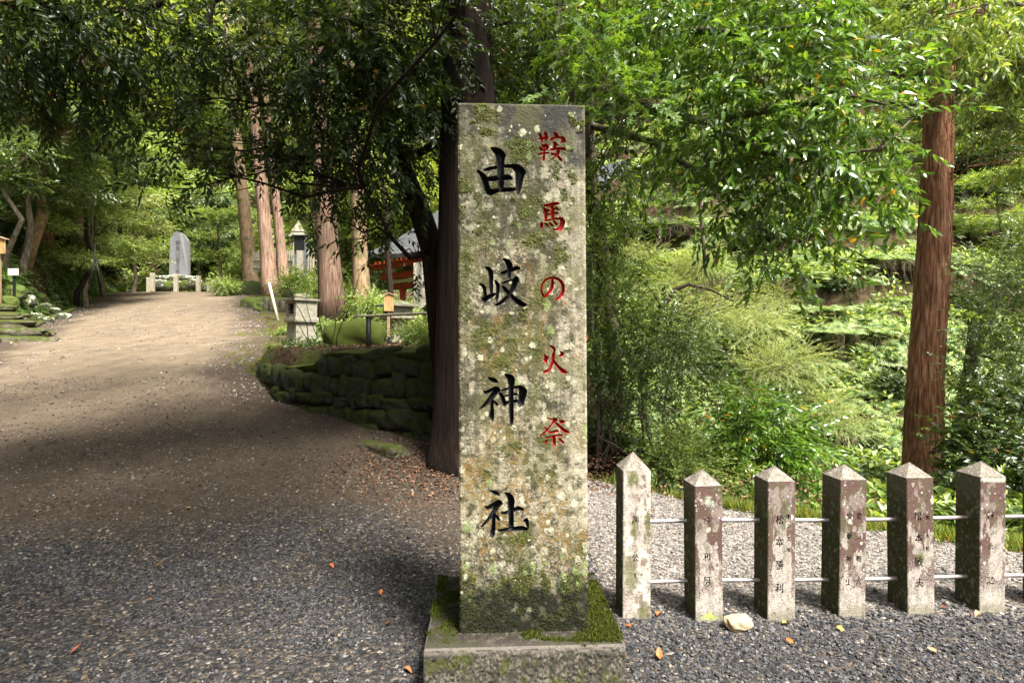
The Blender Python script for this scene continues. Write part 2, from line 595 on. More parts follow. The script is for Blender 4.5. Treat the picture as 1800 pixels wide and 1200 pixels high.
# post positions (front-left corner px, base depth)
POST_PX = [(1096, 2.95, .80, .891), (1222, 2.93, .725, .80), (1350, 2.955, .74, .812), (1474, 2.98, .745, .815), (1597, 3.0, .748, .82), (1721, 3.02, .75, .825), (1846, 3.04, .75, .825)]
PROT = math.atan(.055)
PW = .152
POSTS = []
for px, d, h0, h1 in POST_PX:
    X = (px - 900) / F_PX * d - (.004 if px < 1100 else 0)
    ca, sa = math.cos(PROT), math.sin(PROT)
    POSTS.append((X + PW / 2 * ca - PW / 2 * sa, d + PW / 2 * sa + PW / 2 * ca, h0, h1))

def densA(x, y):
    n = fbm(x * .8, y * .8, 36)
    n2 = fbm(x * 3, y * 3, 45)
    left = 1 - sstep(3.2, 4.6, y + (n - .5) * 1.6)
    n3 = fbm(x * .9 + 5, y * 1.6, 47)
    left = left * (.18 + .95 * sstep(.40, .56, n3 * .6 + n2 * .4))
    right = 1 - sstep(3.0, 3.16, y + (n2 - .5) * .12)
    return np.where(x > .55, right, left)
o = stones(165000, (-5.2, 4.8), (1.55, 4.8), densA, (.004, .0125), 'loose_gravel', MAT['gravel'])
tag(o, 'dark grey crushed gravel spread in front of the stone posts', 'gravel', kind='stuff')
o = stones(26000, (.45, 5.6), (3.0, 5.4), lambda x, y: (x < xR(y) - .05) * np.where(y > 3.1, .75, .3), (.005, .013), 'pale_gravel', MAT['pale_gravel'])
tag(o, 'pale loose gravel on the lane behind the stone posts', 'gravel', kind='stuff')
o = stones(30000, (-8.5, .6), (3.6, 9.5), lambda x, y: (x < xR(y) - .1) * (x > xL(y)) * (.2 + .8 * fbm(x * 1.5, y * 1.5, 50)) * (1 - .6 * sstep(5, 9, y)), (.006, .017), 'scattered_pebbles', MAT['pale_gravel'] and stone_mat('mixed_pebbles', [(0, (.02, .02, .02)), (.5, (.05, .046, .042)), (.8, (.10, .07, .045)), (1, (.24, .21, .17))]))
tag(o, 'mixed grey and tan pebbles scattered over the brown dirt drive', 'pebbles', kind='stuff')

o = stones(30000, (-20, .0), (8, 24), lambda x, y: (x < xR(y) - .05) * (x > xL(y)) * (.15 + .85 * sstep(.4, .6, fbm(x * 1.2, y * 1.2, 51))) * np.where((xR(y) - x < 1.0) | (x - xL(y) < .7), 1.0, .35), (.010, .028), 'upper_pebbles', MAT['pale_gravel'])
tag(o, 'pebbles along the edges of the tan upper drive', 'pebbles', kind='stuff')
# ================================================================== CARVED STONES
def chaikin(P, k=2):
    P = np.asarray(P, float)
    for _ in range(k):
        Pn = np.roll(P, -1, 0)
        P = np.stack([P * .75 + Pn * .25, P * .25 + Pn * .75], 1).reshape(-1, 2)
    return P


def ribbon(pts, w):
    """closed outline of a brush line"""
    P = np.asarray(pts, float)
    t = np.gradient(P, axis=0)
    t /= np.linalg.norm(t, axis=1)[:, None]
    nrm = np.stack([-t[:, 1], t[:, 0]], 1)
    w = np.broadcast_to(np.asarray(w, float), (len(P),))[:, None]
    return np.vstack([P + nrm * w, (P - nrm * w)[::-1]])


def poly_dist(A, B, poly):
    """signed-inside distance field of a polygon on points (A,B); 0 outside"""
    inside = np.zeros(A.shape, bool)
    dmin = np.full(A.shape, 1e9)
    n = len(poly)
    for i in range(n):
        x1, y1 = poly[i]
        x2, y2 = poly[(i + 1) % n]
        cond = ((y1 > B) != (y2 > B))
        xi = (x2 - x1) * (B - y1) / (y2 - y1 + 1e-12) + x1
        inside ^= cond & (A < xi)
        dx, dy = x2 - x1, y2 - y1
        t = np.clip(((A - x1) * dx + (B - y1) * dy) / (dx * dx + dy * dy + 1e-12), 0, 1)
        dmin = np.minimum(dmin, np.hypot(A - x1 - t * dx, B - y1 - t * dy))
    return np.where(inside, dmin, 0), inside


def glyph_tris(ch):
    c = bpy.data.curves.new('glyph', 'FONT')
    c.body = ch
    o = bpy.data.objects.new('glyph', c)
    COL.objects.link(o)
    bpy.context.view_layer.update()
    me = bpy.data.meshes.new_from_object(o.evaluated_get(bpy.context.evaluated_depsgraph_get()))
    me.calc_loop_triangles()
    V = np.array([v.co[:2] for v in me.vertices])
    T = np.array([t.vertices[:] for t in me.loop_triangles])
    bpy.data.objects.remove(o)
    bpy.data.curves.remove(c)
    bpy.data.meshes.remove(me)
    V = (V - V.min(0)) / (V.max(0) - V.min(0)).max()
    return V, T


def glyph_mask(A, B, ch, cx, cy, size, sx=1.0):
    V, T = glyph_tris(ch)
    V = (V - (V.max(0) + V.min(0)) / 2) * size * [sx, 1] + [cx, cy]
    m = np.zeros(A.shape, bool)
    for t in T:
        (x1, y1), (x2, y2), (x3, y3) = V[t]
        den = (y2 - y3) * (x1 - x3) + (x3 - x2) * (y1 - y3)
        if abs(den) < 1e-12: continue
        a = ((y2 - y3) * (A - x3) + (x3 - x2) * (B - y3)) / den
        bb = ((y3 - y1) * (A - x3) + (x1 - x3) * (B - y3)) / den
        m |= (a >= -.001) & (bb >= -.001) & (a + bb <= 1.001)
    return m


# --- strokes traced as brush shapes: (origin px, px per unit, strokes)
CH = {
 'yu': ((830, 250), 12, [
  [(350,120),(430,108),(520,118),(600,165),(665,235),(692,290),(660,360),(652,480),(645,1010),(620,1045),(520,1010),(505,560),(485,400),(470,270),(400,190)],
  [(200,585),(330,530),(520,495),(530,560),(330,605),(250,620)],
  [(630,480),(780,470),(920,455),(1010,500),(1085,570),(1115,635),(1080,680),(1050,800),(1000,1020),(950,1120),(905,1060),(890,900),(885,550),(630,548)],
  [(50,610),(110,600),(180,630),(260,690),(310,770),(330,880),(360,1000),(540,970),(560,1040),(480,1080),(360,1140),(270,1090),(225,1000),(190,830),(130,680)],
  [(280,745),(500,710),(640,690),(740,682),(800,720),(835,770),(800,792),(650,800),(520,815),(360,838),(300,810)],
  [(500,985),(640,965),(870,950),(900,1030),(640,1055),(500,1060)]]),
 'ki': ((835, 450), 12, [
  [(185,230),(260,225),(330,265),(372,350),(362,560),(355,800),(300,830),(285,600),(270,400),(255,310),(210,270)],
  [(65,585),(120,575),(180,610),(220,670),(232,860),(160,880),(165,780),(140,670),(100,615)],
  [(115,905),(160,860),(230,830),(380,765),(440,790),(350,870),(240,935),(180,1000),(140,950)],
  [(385,500),(440,520),(510,590),(495,700),(480,880),(440,960),(400,900),(430,800),(430,640)],
  [(560,55),(640,48),(710,85),(765,160),(765,230),(740,320),(730,470),(690,480),(655,400),(655,250),(630,150),(580,90)],
  [(500,350),(650,290),(750,250),(850,205),(900,215),(955,270),(880,290),(740,335),(600,390),(540,390)],
  [(780,470),(845,410),(890,440),(922,500),(870,580),(840,680),(770,790),(700,900),(560,1000),(450,1055),(385,1035),(500,960),(650,830),(710,720),(770,560)],
  [(530,580),(600,540),(700,500),(800,480),(790,520),(700,530),(580,590)],
  [(540,615),(600,630),(700,730),(800,830),(930,925),(1090,1025),(1060,1055),(980,1070),(900,1040),(800,950),(740,880),(650,790),(560,690)]]),
 'kami': ((835, 650), 12, [
  [(240,145),(320,155),(410,170),(480,245),(460,270),(380,260),(300,220)],
  [(145,435),(200,440),(300,400),(380,355),(450,335),(510,380),(525,430),(450,500),(380,600),(280,700),(170,790),(60,830),(140,740),(240,620),(330,480),(370,430),(280,480),(200,505)],
  [(325,600),(375,640),(380,800),(392,980),(370,1080),(300,1020),(280,950),(310,850),(312,700)],
  [(360,620),(420,660),(490,730),(460,755),(400,710)],
  [(600,75),(740,90),(800,130),(830,200),(820,270),(800,340),(800,700),(805,1000),(780,1160),(730,1150),(715,1000),(700,700),(695,350),(680,260),(660,180),(620,130)],
  [(480,480),(540,475),(590,540),(620,600),(650,700),(640,770),(570,740),(545,640),(520,550)],
  [(525,415),(620,385),(720,360),(720,410),(600,430),(540,435)],
  [(780,350),(900,325),(950,320),(1030,360),(1095,450),(1060,520),(1040,620),(1010,740),(930,770),(890,740),(900,560),(920,400),(860,385),(780,390)],
  [(590,540),(700,510),(800,480),(870,485),(895,510),(870,525),(700,545),(610,570)],
  [(620,665),(700,640),(800,630),(910,625),(910,680),(800,690),(620,730)]]),
 'sha': ((838, 850), 12, [
  [(270,125),(360,130),(440,170),(490,240),(460,240),(380,220),(310,170)],
  [(150,455),(220,460),(320,400),(410,340),(460,325),(530,370),(530,430),(470,470),(410,580),(320,680),(220,790),(110,900),(60,890),(150,800),(260,650),(350,490),(250,530),(200,530)],
  [(320,600),(380,620),(385,800),(380,1000),(360,1100),(290,1130),(275,1020),(305,900),(305,700)],
  [(370,620),(430,660),(505,760),(460,775),(400,720)],
  [(560,180),(660,180),(730,220),(790,320),(775,480),(765,700),(770,950),(670,960),(665,700),(650,500),(645,300),(600,220)],
  [(480,600),(560,580),(660,545),(770,510),(850,465),(900,475),(960,510),(990,550),(960,570),(880,550),(770,585),(660,630),(540,640)],
  [(410,950),(520,945),(660,910),(800,900),(950,880),(1050,920),(1090,980),(950,990),(600,990),(480,1010)],
  [(960,790),(1000,730),(1060,720),(1095,790),(1090,960),(1040,900),(1030,820)]]),
 'kura': ((935, 220), 17.14, [
  [(150,240),(230,230),(280,330),(300,520),(270,560),(230,400),(180,300)],
  [(310,190),(400,190),(430,260),(450,350),(400,490),(370,490),(370,330)],
  [(135,390),(230,375),(340,330),(440,340),(490,370),(400,400),(250,420),(170,425)],
  [(160,630),(230,640),(280,720),(380,720),(400,600),(460,590),(490,640),(430,730),(300,770),(220,750)],
  [(250,570),(400,550),(470,590),(380,640),(260,630)],
  [(120,860),(220,820),(350,800),(480,800),(500,840),(400,850),(280,860),(170,900)],
  [(310,560),(350,560),(360,950),(350,1080),(300,1060),(290,980),(310,880)],
  [(590,185),(680,200),(760,270),(770,330),(900,310),(970,380),(1010,470),(940,500),(810,510),(870,430),(860,380),(700,380),(640,350),(650,260)],
  [(510,380),(640,340),(700,380),(600,420),(520,450)],
  [(600,470),(680,490),(735,540),(700,620),(660,740),(590,770),(480,720),(600,670),(640,600)],
  [(480,720),(620,660),(800,650),(900,640),(960,660),(1010,730),(960,745),(850,720),(700,720),(560,750)],
  [(740,690),(810,720),(800,820),(740,950),(690,920),(700,820)],
  [(520,840),(620,820),(720,850),(800,920),(860,980),(905,1060),(870,1080),(800,1030),(720,940),(640,880),(540,885)],
  [(520,1030),(580,990),(650,930),(640,990),(580,1030)]]),
 'uma': ((935, 345), 17.14, [
  [(310,245),(420,225),(560,190),(710,155),(780,180),(810,225),(700,250),(540,280),(430,310),(370,290)],
  [(280,320),(350,320),(400,380),(520,385),(540,430),(430,450),(440,640),(400,700),(340,680),(345,500),(330,380)],
  [(530,250),(620,250),(640,400),(640,690),(560,690),(545,450)],
  [(620,340),(700,315),(760,340),(790,385),(700,375),(620,385)],
  [(420,520),(640,480),(740,455),(820,500),(740,520),(640,530),(440,575)],
  [(310,710),(400,700),(520,670),(640,640),(800,620),(860,620),(940,680),(980,740),(960,830),(910,950),(830,1040),(750,1010),(620,1000),(570,950),(640,965),(740,960),(800,880),(830,760),(830,680),(700,685),(560,710),(420,745),(350,735)],
  [(250,755),(300,790),(320,860),(290,930),(250,960),(210,910),(215,830)],
  [(320,770),(400,790),(450,840),(480,910),(430,900),(370,840)],
  [(470,760),(540,775),(610,840),(630,900),(580,905),(520,850)],
  [(590,710),(680,740),(740,800),(760,860),(710,870),(650,810)]]),
 'no': ((830, 440), 6, [
  ribbon([(835,300),(840,340),(832,385),(810,430),(780,465),(752,487),(735,470),(722,430),(720,390),(735,345),(765,310),(805,290),(850,285),(895,297),(930,325),(952,370),(953,420),(935,465),(905,500),(870,520)],
         [9,15,17,16,14,11,9,8,8,9,10,10,11,13,15,17,17,16,12,5])]),
 'hi': ((935, 600), 17.14, [
  [(480,120),(560,110),(650,160),(690,230),(670,350),(665,500),(620,680),(560,820),(500,910),(400,940),(280,930),(380,870),(480,830),(540,700),(575,550),(585,380),(640,300),(600,210)],
  [(640,540),(680,580),(760,690),(900,810),(1080,935),(1040,955),(900,955),(820,870),(720,740),(630,620)],
  [(345,370),(400,400),(430,450),(480,440),(510,400),(480,480),(440,560),(430,650),(370,620),(330,550),(360,480)],
  [(800,275),(880,300),(950,370),(940,410),(880,440),(820,460),(790,430),(850,380),(840,320)]]),
 'matsuri': ((935, 725), 17.14, [
  [(440,120),(500,170),(600,180),(690,150),(755,225),(740,260),(680,270),(600,350),(520,460),(430,560),(300,670),(200,740),(280,650),(400,530),(520,400),(600,290),(630,220),(500,205),(450,180)],
  [(330,440),(400,440),(460,500),(500,590),(460,560),(400,490)],
  [(670,280),(720,290),(800,360),(930,470),(1150,605),(1100,625),(990,620),(900,550),(800,440),(700,340)],
  [(800,235),(920,220),(1000,285),(920,320),(860,350),(830,290)],
  [(480,590),(600,560),(740,515),(820,565),(700,595),(560,625),(500,615)],
  [(380,755),(500,710),(640,680),(860,645),(940,715),(860,705),(700,720),(520,750),(400,775)],
  [(600,700),(690,710),(710,850),(700,1020),(620,960),(610,850)],
  [(390,830),(450,820),(470,850),(400,930),(370,910)],
  [(760,770),(850,790),(910,830),(960,930),(930,945),(860,880)]]),
}

SW, SD, SZ0, SH = .579, .43, .20, 2.365


def st(px, py):
    py = np.asarray(py, float)
    px = np.asarray(px, float)
    l = 803 + (py - 182) * 5 / 928
    r = 1027 + (py - 182) * 8 / 928
    return (px - l) / (r - l) * SW, (1110 - py) / 928 * SH


# front-left bottom corner of the stele, and its rotation
S0 = np.array([(808 - 900) / F_PX * 2.435, 2.435, SZ0])
SROT = math.atan(.044)
SX = np.array([math.cos(SROT), math.sin(SROT), 0])
SY = np.array([-math.sin(SROT), math.cos(SROT), 0])


def panel(origin, ux, uy, W, H, res, depth, rough, taper=0.0, lean=0.0):
    """front grid: returns A,B coordinate arrays and function to place (A,B,depth) in the world"""
    na, nb = int(W / res) + 1, int(H / res) + 1
    a = np.linspace(0, W, na)
    bb = np.linspace(0, H, nb)
    return np.meshgrid(a, bb)


def place(A, B, D, origin, ux, uy, W, H, taper, lean):
    k = 1 - taper * B / H
    x = (A - W / 2) * k + W / 2 + lean * B / H
    return origin + x[..., None] * ux + B[..., None] * np.array([0, 0, 1.]) + D[..., None] * uy


A, B = panel(None, None, None, SW, SH, .002, 0, 0)
depth = np.zeros(A.shape)
owner = np.zeros(A.shape, int)
names = ['yu', 'ki', 'kami', 'sha', 'kura', 'uma', 'no', 'hi', 'matsuri']
for k, nm_ in enumerate(names):
    (ox, oy), sc, strokes = CH[nm_]
    for s_ in strokes:
        P = np.asarray(s_, float)
        if nm_ != 'no': P = chaikin(P, 1)
        else: P = P - np.array([0, 0])
        if nm_ == 'no':
            px_, py_ = ox + (P[:, 0]) / sc, oy + P[:, 1] / sc
        else:
            px_, py_ = ox + P[:, 0] / sc, oy + P[:, 1] / sc
        pa, pb = st(px_, py_)
        poly = np.stack([pa, pb], 1)
        i0 = np.searchsorted(B[:, 0], pb.min() - .004)
        i1 = np.searchsorted(B[:, 0], pb.max() + .004)
        j0 = np.searchsorted(A[0], pa.min() - .004)
        j1 = np.searchsorted(A[0], pa.max() + .004)
        sl = (slice(i0, i1), slice(j0, j1))
        d_, ins = poly_dist(A[sl], B[sl], poly)
        big = k < 4
        dd = np.where(ins, np.minimum(.008 + d_ * 2.0, .036 if big else .018), 0)
        depth[sl] = np.maximum(depth[sl], dd)
        ow = owner[sl]
        ow[ins] = k + 1
u = A / SW
vv = B / SH


def lichen_spots(A, B, n, rmin, rmax, seed, bias=None, smin=.55):
    r_ = np.random.default_rng(seed)
    m = np.zeros(A.shape)
    W_, H_ = A.max(), B.max()
    cnt = 0
    while cnt < n:
        cx, cy = r_.random() * W_, r_.random() * H_
        if bias is not None and r_.random() > bias(cx / W_, cy / H_): continue
        cnt += 1
        r0 = rmin + (rmax - rmin) * r_.random() ** 2.5
        i0, i1 = np.searchsorted(B[:, 0], [cy - r0 * 2, cy + r0 * 2])
        j0, j1 = np.searchsorted(A[0], [cx - r0 * 2, cx + r0 * 2])
        sl = (slice(i0, i1), slice(j0, j1))
        if i1 <= i0 or j1 <= j0: continue
        dx, dy = A[sl] - cx, (B[sl] - cy) * r_.uniform(.7, 1.1)
        rr = np.hypot(dx, dy) / r0
        wob = fbm(A[sl] * 90 + seed, B[sl] * 90, seed, 3)
        m[sl] = np.maximum(m[sl], sstep(1.15, .75, rr + (wob - .5) * 1.3) * r_.uniform(smin, 1))
    return m


def blobs(A, B, lst, wobs=45, seed=77):
    m = np.zeros(A.shape)
    for (ca, cb, ra, rb, s_) in lst:
        rr = np.hypot((A - ca) / ra, (B - cb) / rb)
        m = np.maximum(m, s_ * sstep(1.35, .35, rr + (fbm(A * wobs, B * wobs, seed, 4) - .5) * 1.5))
    return m


def mixc(C, m, c):
    return C * (1 - m[..., None]) + np.array(c) * m[..., None]


fine = fbm(A * 170, B * 170, 3, 3)
med = fbm(A * 34, B * 34, 5, 4)
big = fbm(A * 7, B * 5, 7, 4)
C = mixc(np.zeros(A.shape + (3,)) + [.125, .115, .085], sstep(.38, .68, fine), (.31, .285, .215))
C = mixc(C, .75 * sstep(.62, .42, big) * sstep(.35, .6, vv), (.13, .125, .095))
C = mixc(C, .75 * sstep(.56, .36, fine) * sstep(.4, .6, med), (.045, .04, .03))
mot = fbm(A * 38 + 1, B * 38, 31, 6)
mot2 = fbm(A * 11 + 4, B * 8, 33, 4)
C = mixc(C, .88 * sstep(.485, .56, mot * .6 + mot2 * .4) * sstep(.04, .22, vv) * (1 - .6 * sstep(.75, .95, u)), (.045, .044, .018))
C = mixc(C, .75 * sstep(.54, .64, fbm(A * 75 + 9, B * 75, 35, 3)), (.035, .034, .022))
C = mixc(C, .5 * sstep(.58, .68, fbm(A * 30 + 19, B * 30, 36, 6)), (.42, .40, .31))
# right hand side and middle are paler, bare stone
C = mixc(C, .55 * sstep(.55, .2, vv) * sstep(.12, .25, vv) * sstep(.42, .6, med), (.46, .41, .31))
C = mixc(C, .55 * sstep(.70, 1.02, u + (med - .5) * .5) * sstep(.1, .35, vv), (.50, .46, .37))
# ochre stain
och = sstep(.47, .66, fbm(A * 14 + 3, B * 6, 14, 4)) * sstep(.03, .2, vv) * sstep(.92, .35, vv) * sstep(.4, .62, fbm(A * 60, B * 60, 15, 3))
C = mixc(C, .75 * och, (.20, .125, .035))
# dark top
top = sstep(.885, .965, vv + (big - .5) * .18 + (med - .5) * .05) * (.5 + .5 * sstep(.25, .6, u))
C = mixc(C, .62 * sstep(.54, .66, fbm(A * 42, B * 2.2, 131, 4)) * sstep(.15, .45, vv) * (1 - .5 * sstep(.7, .95, u)), (.05, .05, .032))
C = C * np.array([.87, .85, .79])
C = mixc(C, .95 * np.clip(top * (.5 + 1.0 * med), 0, 1), (.028, .028, .026))
# dirty green film over the upper half
film = sstep(.45, .62, fbm(A * 11, B * 7, 18, 5)) * sstep(.35, .6, vv + .2)
C = mixc(C, .45 * film, (.10, .10, .035))


def stb(px, py, rx, ry, s_=1.0):
    a_, b_ = st(px, py)
    return (float(a_), float(b_), rx * SW / 225, ry * SH / 928, s_)


mo = blobs(A, B, [stb(*q) for q in [(852, 205, 26, 16, .9), (850, 232, 22, 10), (915, 262, 26, 30), (880, 290, 14, 14, .6), (820, 460, 12, 28, .8), (945, 425, 16, 16, .6), (988, 455, 16, 20), (985, 440, 10, 14),
    (950, 520, 20, 22, .7), (850, 590, 24, 26, .8), (880, 640, 26, 20, .8), (940, 610, 18, 18, .7), (965, 585, 14, 10, .8), (908, 945, 34, 14, 1), (925, 935, 14, 14, 1), (955, 770, 16, 18, .7), (905, 780, 12, 10, .7),
    (870, 330, 10, 30, .4), (930, 360, 20, 34, .6), (858, 405, 16, 30, .5), (945, 690, 20, 20, .35), (960, 410, 20, 10, .7), (838, 365, 14, 30, .6), (820, 545, 14, 22, .6)]])
nm2 = fbm(A * 26, B * 26, 24, 5)
spot = sstep(.55, .63, nm2) * sstep(.50, .60, fbm(A * 8 + 2, B * 6, 26, 3)) * sstep(.20, .4, vv) * .95
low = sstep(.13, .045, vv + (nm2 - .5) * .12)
strk = sstep(.40, .52, fbm(A * 24, B * 12, 28, 5)) * sstep(.19, .11, vv + (big - .5) * .12) * .98
right = blobs(A, B, [stb(1012, 1030, 16, 40, .95), stb(925, 1030, 26, 36, .8), stb(860, 1050, 30, 28, .7)], 30)
moss = np.clip(np.maximum.reduce([mo, spot, strk, right]), 0, 1) * (1 - .0 * low)
C = mixc(C, .92 * moss * (.6 + .5 * sstep(.3, .6, fine)), (.042, .049, .006))
C = mixc(C, .6 * moss * sstep(.52, .7, fine), (.11, .13, .018))
# lichen
li = lichen_spots(A, B, 300, .0025, .017, 5, lambda a_, b_: (1.0 if b_ < .5 else .55) * (.25 if b_ < .04 else 1))
C = mixc(C, .8 * li * (owner == 0), (.42, .42, .30))
li2 = lichen_spots(A, B, 40, .010, .024, 9, lambda a_, b_: .1 + .9 * (b_ < .14) * (b_ > .03))
C = mixc(C, .75 * li2, (.20, .26, .10))
bk = lichen_spots(A, B, 22, .003, .007, 15)
C = mixc(C, .9 * bk, (.02, .02, .02))
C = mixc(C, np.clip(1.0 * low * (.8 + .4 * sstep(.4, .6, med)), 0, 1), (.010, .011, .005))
hgt = (fine - .5) * .0022 + (med - .5) * .003 + moss * .004 * fine + li * .0012
D = depth * 1.0 - hgt * (owner == 0) - .0008 * (fine - .5) * (owner > 0)
# slightly worn arrises
ed = np.minimum(A, SW - A)
D = D + .006 * sstep(.008, 0, ed + (med - .5) * .006) + .006 * sstep(.01, 0, SH - B + (med - .5) * .006)
P = place(A, B, D, S0, SX, SY, SW, SH, .013, -.012)
idx = np.arange(A.size).reshape(A.shape)
Qs = np.stack([idx[:-1, :-1], idx[:-1, 1:], idx[1:, 1:], idx[1:, :-1]], -1).reshape(-1, 4)
qo = owner.ravel()[Qs]
qown = qo.max(1)
Pv, Cv = P.reshape(-1, 3), C.reshape(-1, 3)


def subgrid(mask):
    q = Qs[mask]
    uq, inv = np.unique(q, return_inverse=True)
    return Pv[uq], inv.reshape(-1, 4), Cv[uq]


stele = thing('shrine_name_pillar', 'tall lichen-spotted granite pillar carved with large black and small red characters', 'stone pillar',
              S0 + SX * SW / 2 + SY * SD / 2)
g = Geo()
V_, Q_, C_ = subgrid(qown == 0)
g.add(V_, Q_, C=C_)


def side_grid(p0, p1, p2, p3, na, nb, col_fn, amp=.002, seed=0):
    """bilinear patch p0-p1 (bottom) p3-p2 (top)"""
    s_, t_ = np.meshgrid(np.linspace(0, 1, na), np.linspace(0, 1, nb))
    Pq = ((1 - s_) * (1 - t_))[..., None] * p0 + (s_ * (1 - t_))[..., None] * p1 + (s_ * t_)[..., None] * p2 + ((1 - s_) * t_)[..., None] * p3
    nr = np.cross(p1 - p0, p3 - p0)
    nr /= np.linalg.norm(nr)
    inner = (s_ > 0) & (s_ < 1) & (t_ > 0) & (t_ < 1)
    Pq = Pq + nr * ((fbm(s_ * na * .4 + seed, t_ * nb * .4, seed) - .5) * 2 * amp * inner)[..., None]
    ii = np.arange(na * nb).reshape(nb, na)
    Qq = np.stack([ii[:-1, :-1], ii[:-1, 1:], ii[1:, 1:], ii[1:, :-1]], -1).reshape(-1, 4)
    return Pq.reshape(-1, 3), Qq, col_fn(s_, t_).reshape(-1, 3)


def stele_col(s_, t_):
    n_ = fbm(s_ * 20, t_ * 60, 61)
    c_ = mixc(np.zeros(s_.shape + (3,)) + [.34, .32, .26], sstep(.45, .6, n_), (.13, .14, .05))
    return c_


zt = np.array([0, 0, 1.])
c00, c10 = P[0, 0], P[0, -1]
c01, c11 = P[-1, 0], P[-1, -1]
bk0 = SY * SD
for (p0, p1, p2, p3, na) in ((c10, c10 + bk0, c11 + bk0, c11, 70), (c00 + bk0, c00, c01, c01 + bk0, 70), (c10 + bk0, c00 + bk0, c01 + bk0, c11 + bk0, 90)):
    g.add(*(lambda r: (r[0], r[1]))(side_grid(p0, p1, p2, p3, na, 300, stele_col, .002, 3)), C=side_grid(p0, p1, p2, p3, na, 300, stele_col, .002, 3)[2])
r_ = side_grid(c01, c11, c11 + bk0, c01 + bk0, 90, 60, stele_col, .002, 4)
g.add(r_[0], r_[1], C=r_[2])
stele_body = g.obj('pillar_body', MAT['stele'], stele, True)
for k, nm_ in enumerate(names):
    g = Geo()
    V_, Q_, C_ = subgrid(qown == k + 1)
    g.add(V_, Q_)
    o = g.obj('carved_character', MAT['black_paint'] if k < 4 else MAT['red_paint'], stele_body, False)
    tag(o, ['large black carved character 由', 'large black carved character 岐', 'large black carved character 神', 'large black carved character 社',
            'small red carved character 鞍', 'small red carved character 馬', 'small red carved character の', 'small red carved character 火', 'small red carved character 祭'][k])

# ------------------------------------------------------------------ pedestal
d0 = 2.311
PB = np.array([(745 - 900) / F_PX * d0, d0 - .004, 0])
PWid, PDep, PT = .862, .72, .20


def ped_pts(s_, t_, kind):
    pass


def ped_col(s_, t_, wx=30, wy=10, top=False):
    n_ = fbm(s_ * wx, t_ * wy, 71, 5)
    f_ = fbm(s_ * wx * 6, t_ * wy * 6, 72, 3)
    c_ = mixc(np.zeros(s_.shape + (3,)) + ([.045, .036, .028] if top else [.04, .036, .028]), sstep(.45, .6, f_), (.13, .115, .09) if not top else (.085, .07, .056))
    if top:
        c_ = mixc(c_, .8 * sstep(.5, .6, fbm(s_ * 14 + 3, t_ * 16, 79, 5)), (.03, .032, .012))
        c_ = mixc(c_, .7 * sstep(.60, .66, fbm(s_ * 40, t_ * 36, 76, 4)), (.16, .15, .12))
        c_ = mixc(c_, .9 * sstep(.50, .60, n_ + .25 * sstep(.55, .8, s_) - .1 * sstep(.3, .6, s_) + .12 * sstep(.25, 0, s_)), (.045, .05, .012))
        c_ = mixc(c_, .5 * sstep(.12, .0, t_), (.12, .105, .09))
        c_ = c_ * .42
    else:
        c_ = mixc(c_, .8 * sstep(.42, .6, n_) * sstep(.3, .8, t_ + .2), (.03, .03, .022))
        c_ = mixc(c_, .8 * sstep(.56, .66, fbm(s_ * 22, t_ * 5, 75, 5)), (.055, .062, .014))
        c_ = mixc(c_, .8 * sstep(.52, .6, fbm(s_ * 25, t_ * 9, 78)) * sstep(.8, .3, t_), (.22, .205, .16))
        c_ = mixc(c_, .7 * sstep(.93, .99, t_), (.17, .15, .13))
    return c_


a0 = PB - zt * .25
a1 = PB + SX * PWid - zt * .25
a2, a3 = a1 + SY * PDep, a0 + SY * PDep
hh = zt * (.25 + PT)
ped = thing('pillar_base', 'low mossy square stone plinth under the tall carved pillar', 'plinth', (a0 + a2) / 2 * [1, 1, 0])
g = Geo()
bev = .008
for (p0, p1, na, sd) in ((a0, a1, 200, 1), (a1, a2, 120, 2), (a2, a3, 60, 3), (a3, a0, 120, 4)):
    ins = (np.cross(zt, p1 - p0))
    ins = ins / np.linalg.norm(ins) * bev
    r_ = side_grid(p0, p1, p1 + hh - zt * bev, p0 + hh - zt * bev, na, 90, ped_col, .006, sd)
    g.add(r_[0], r_[1], C=r_[2])
    r_ = side_grid(p0 + hh - zt * bev, p1 + hh - zt * bev, p1 + hh + ins + (p0 - p1) / np.linalg.norm(p1 - p0) * bev, p0 + hh + ins + (p1 - p0) / np.linalg.norm(p1 - p0) * bev, na, 3, lambda s_, t_: ped_col(s_, t_ * 0 + 1) * .7, .0, sd)
    g.add(r_[0], r_[1], C=r_[2])
ix, iy = SX * bev, SY * bev
r_ = side_grid(a0 + hh + ix + iy, a1 + hh - ix + iy, a2 + hh - ix - iy, a3 + hh + ix - iy, 260, 220, lambda s_, t_: ped_col(s_, t_, 9, 8, True), .003, 5)
g.add(r_[0], r_[1], C=r_[2])
g.obj('plinth_block', MAT['post'], ped, True)
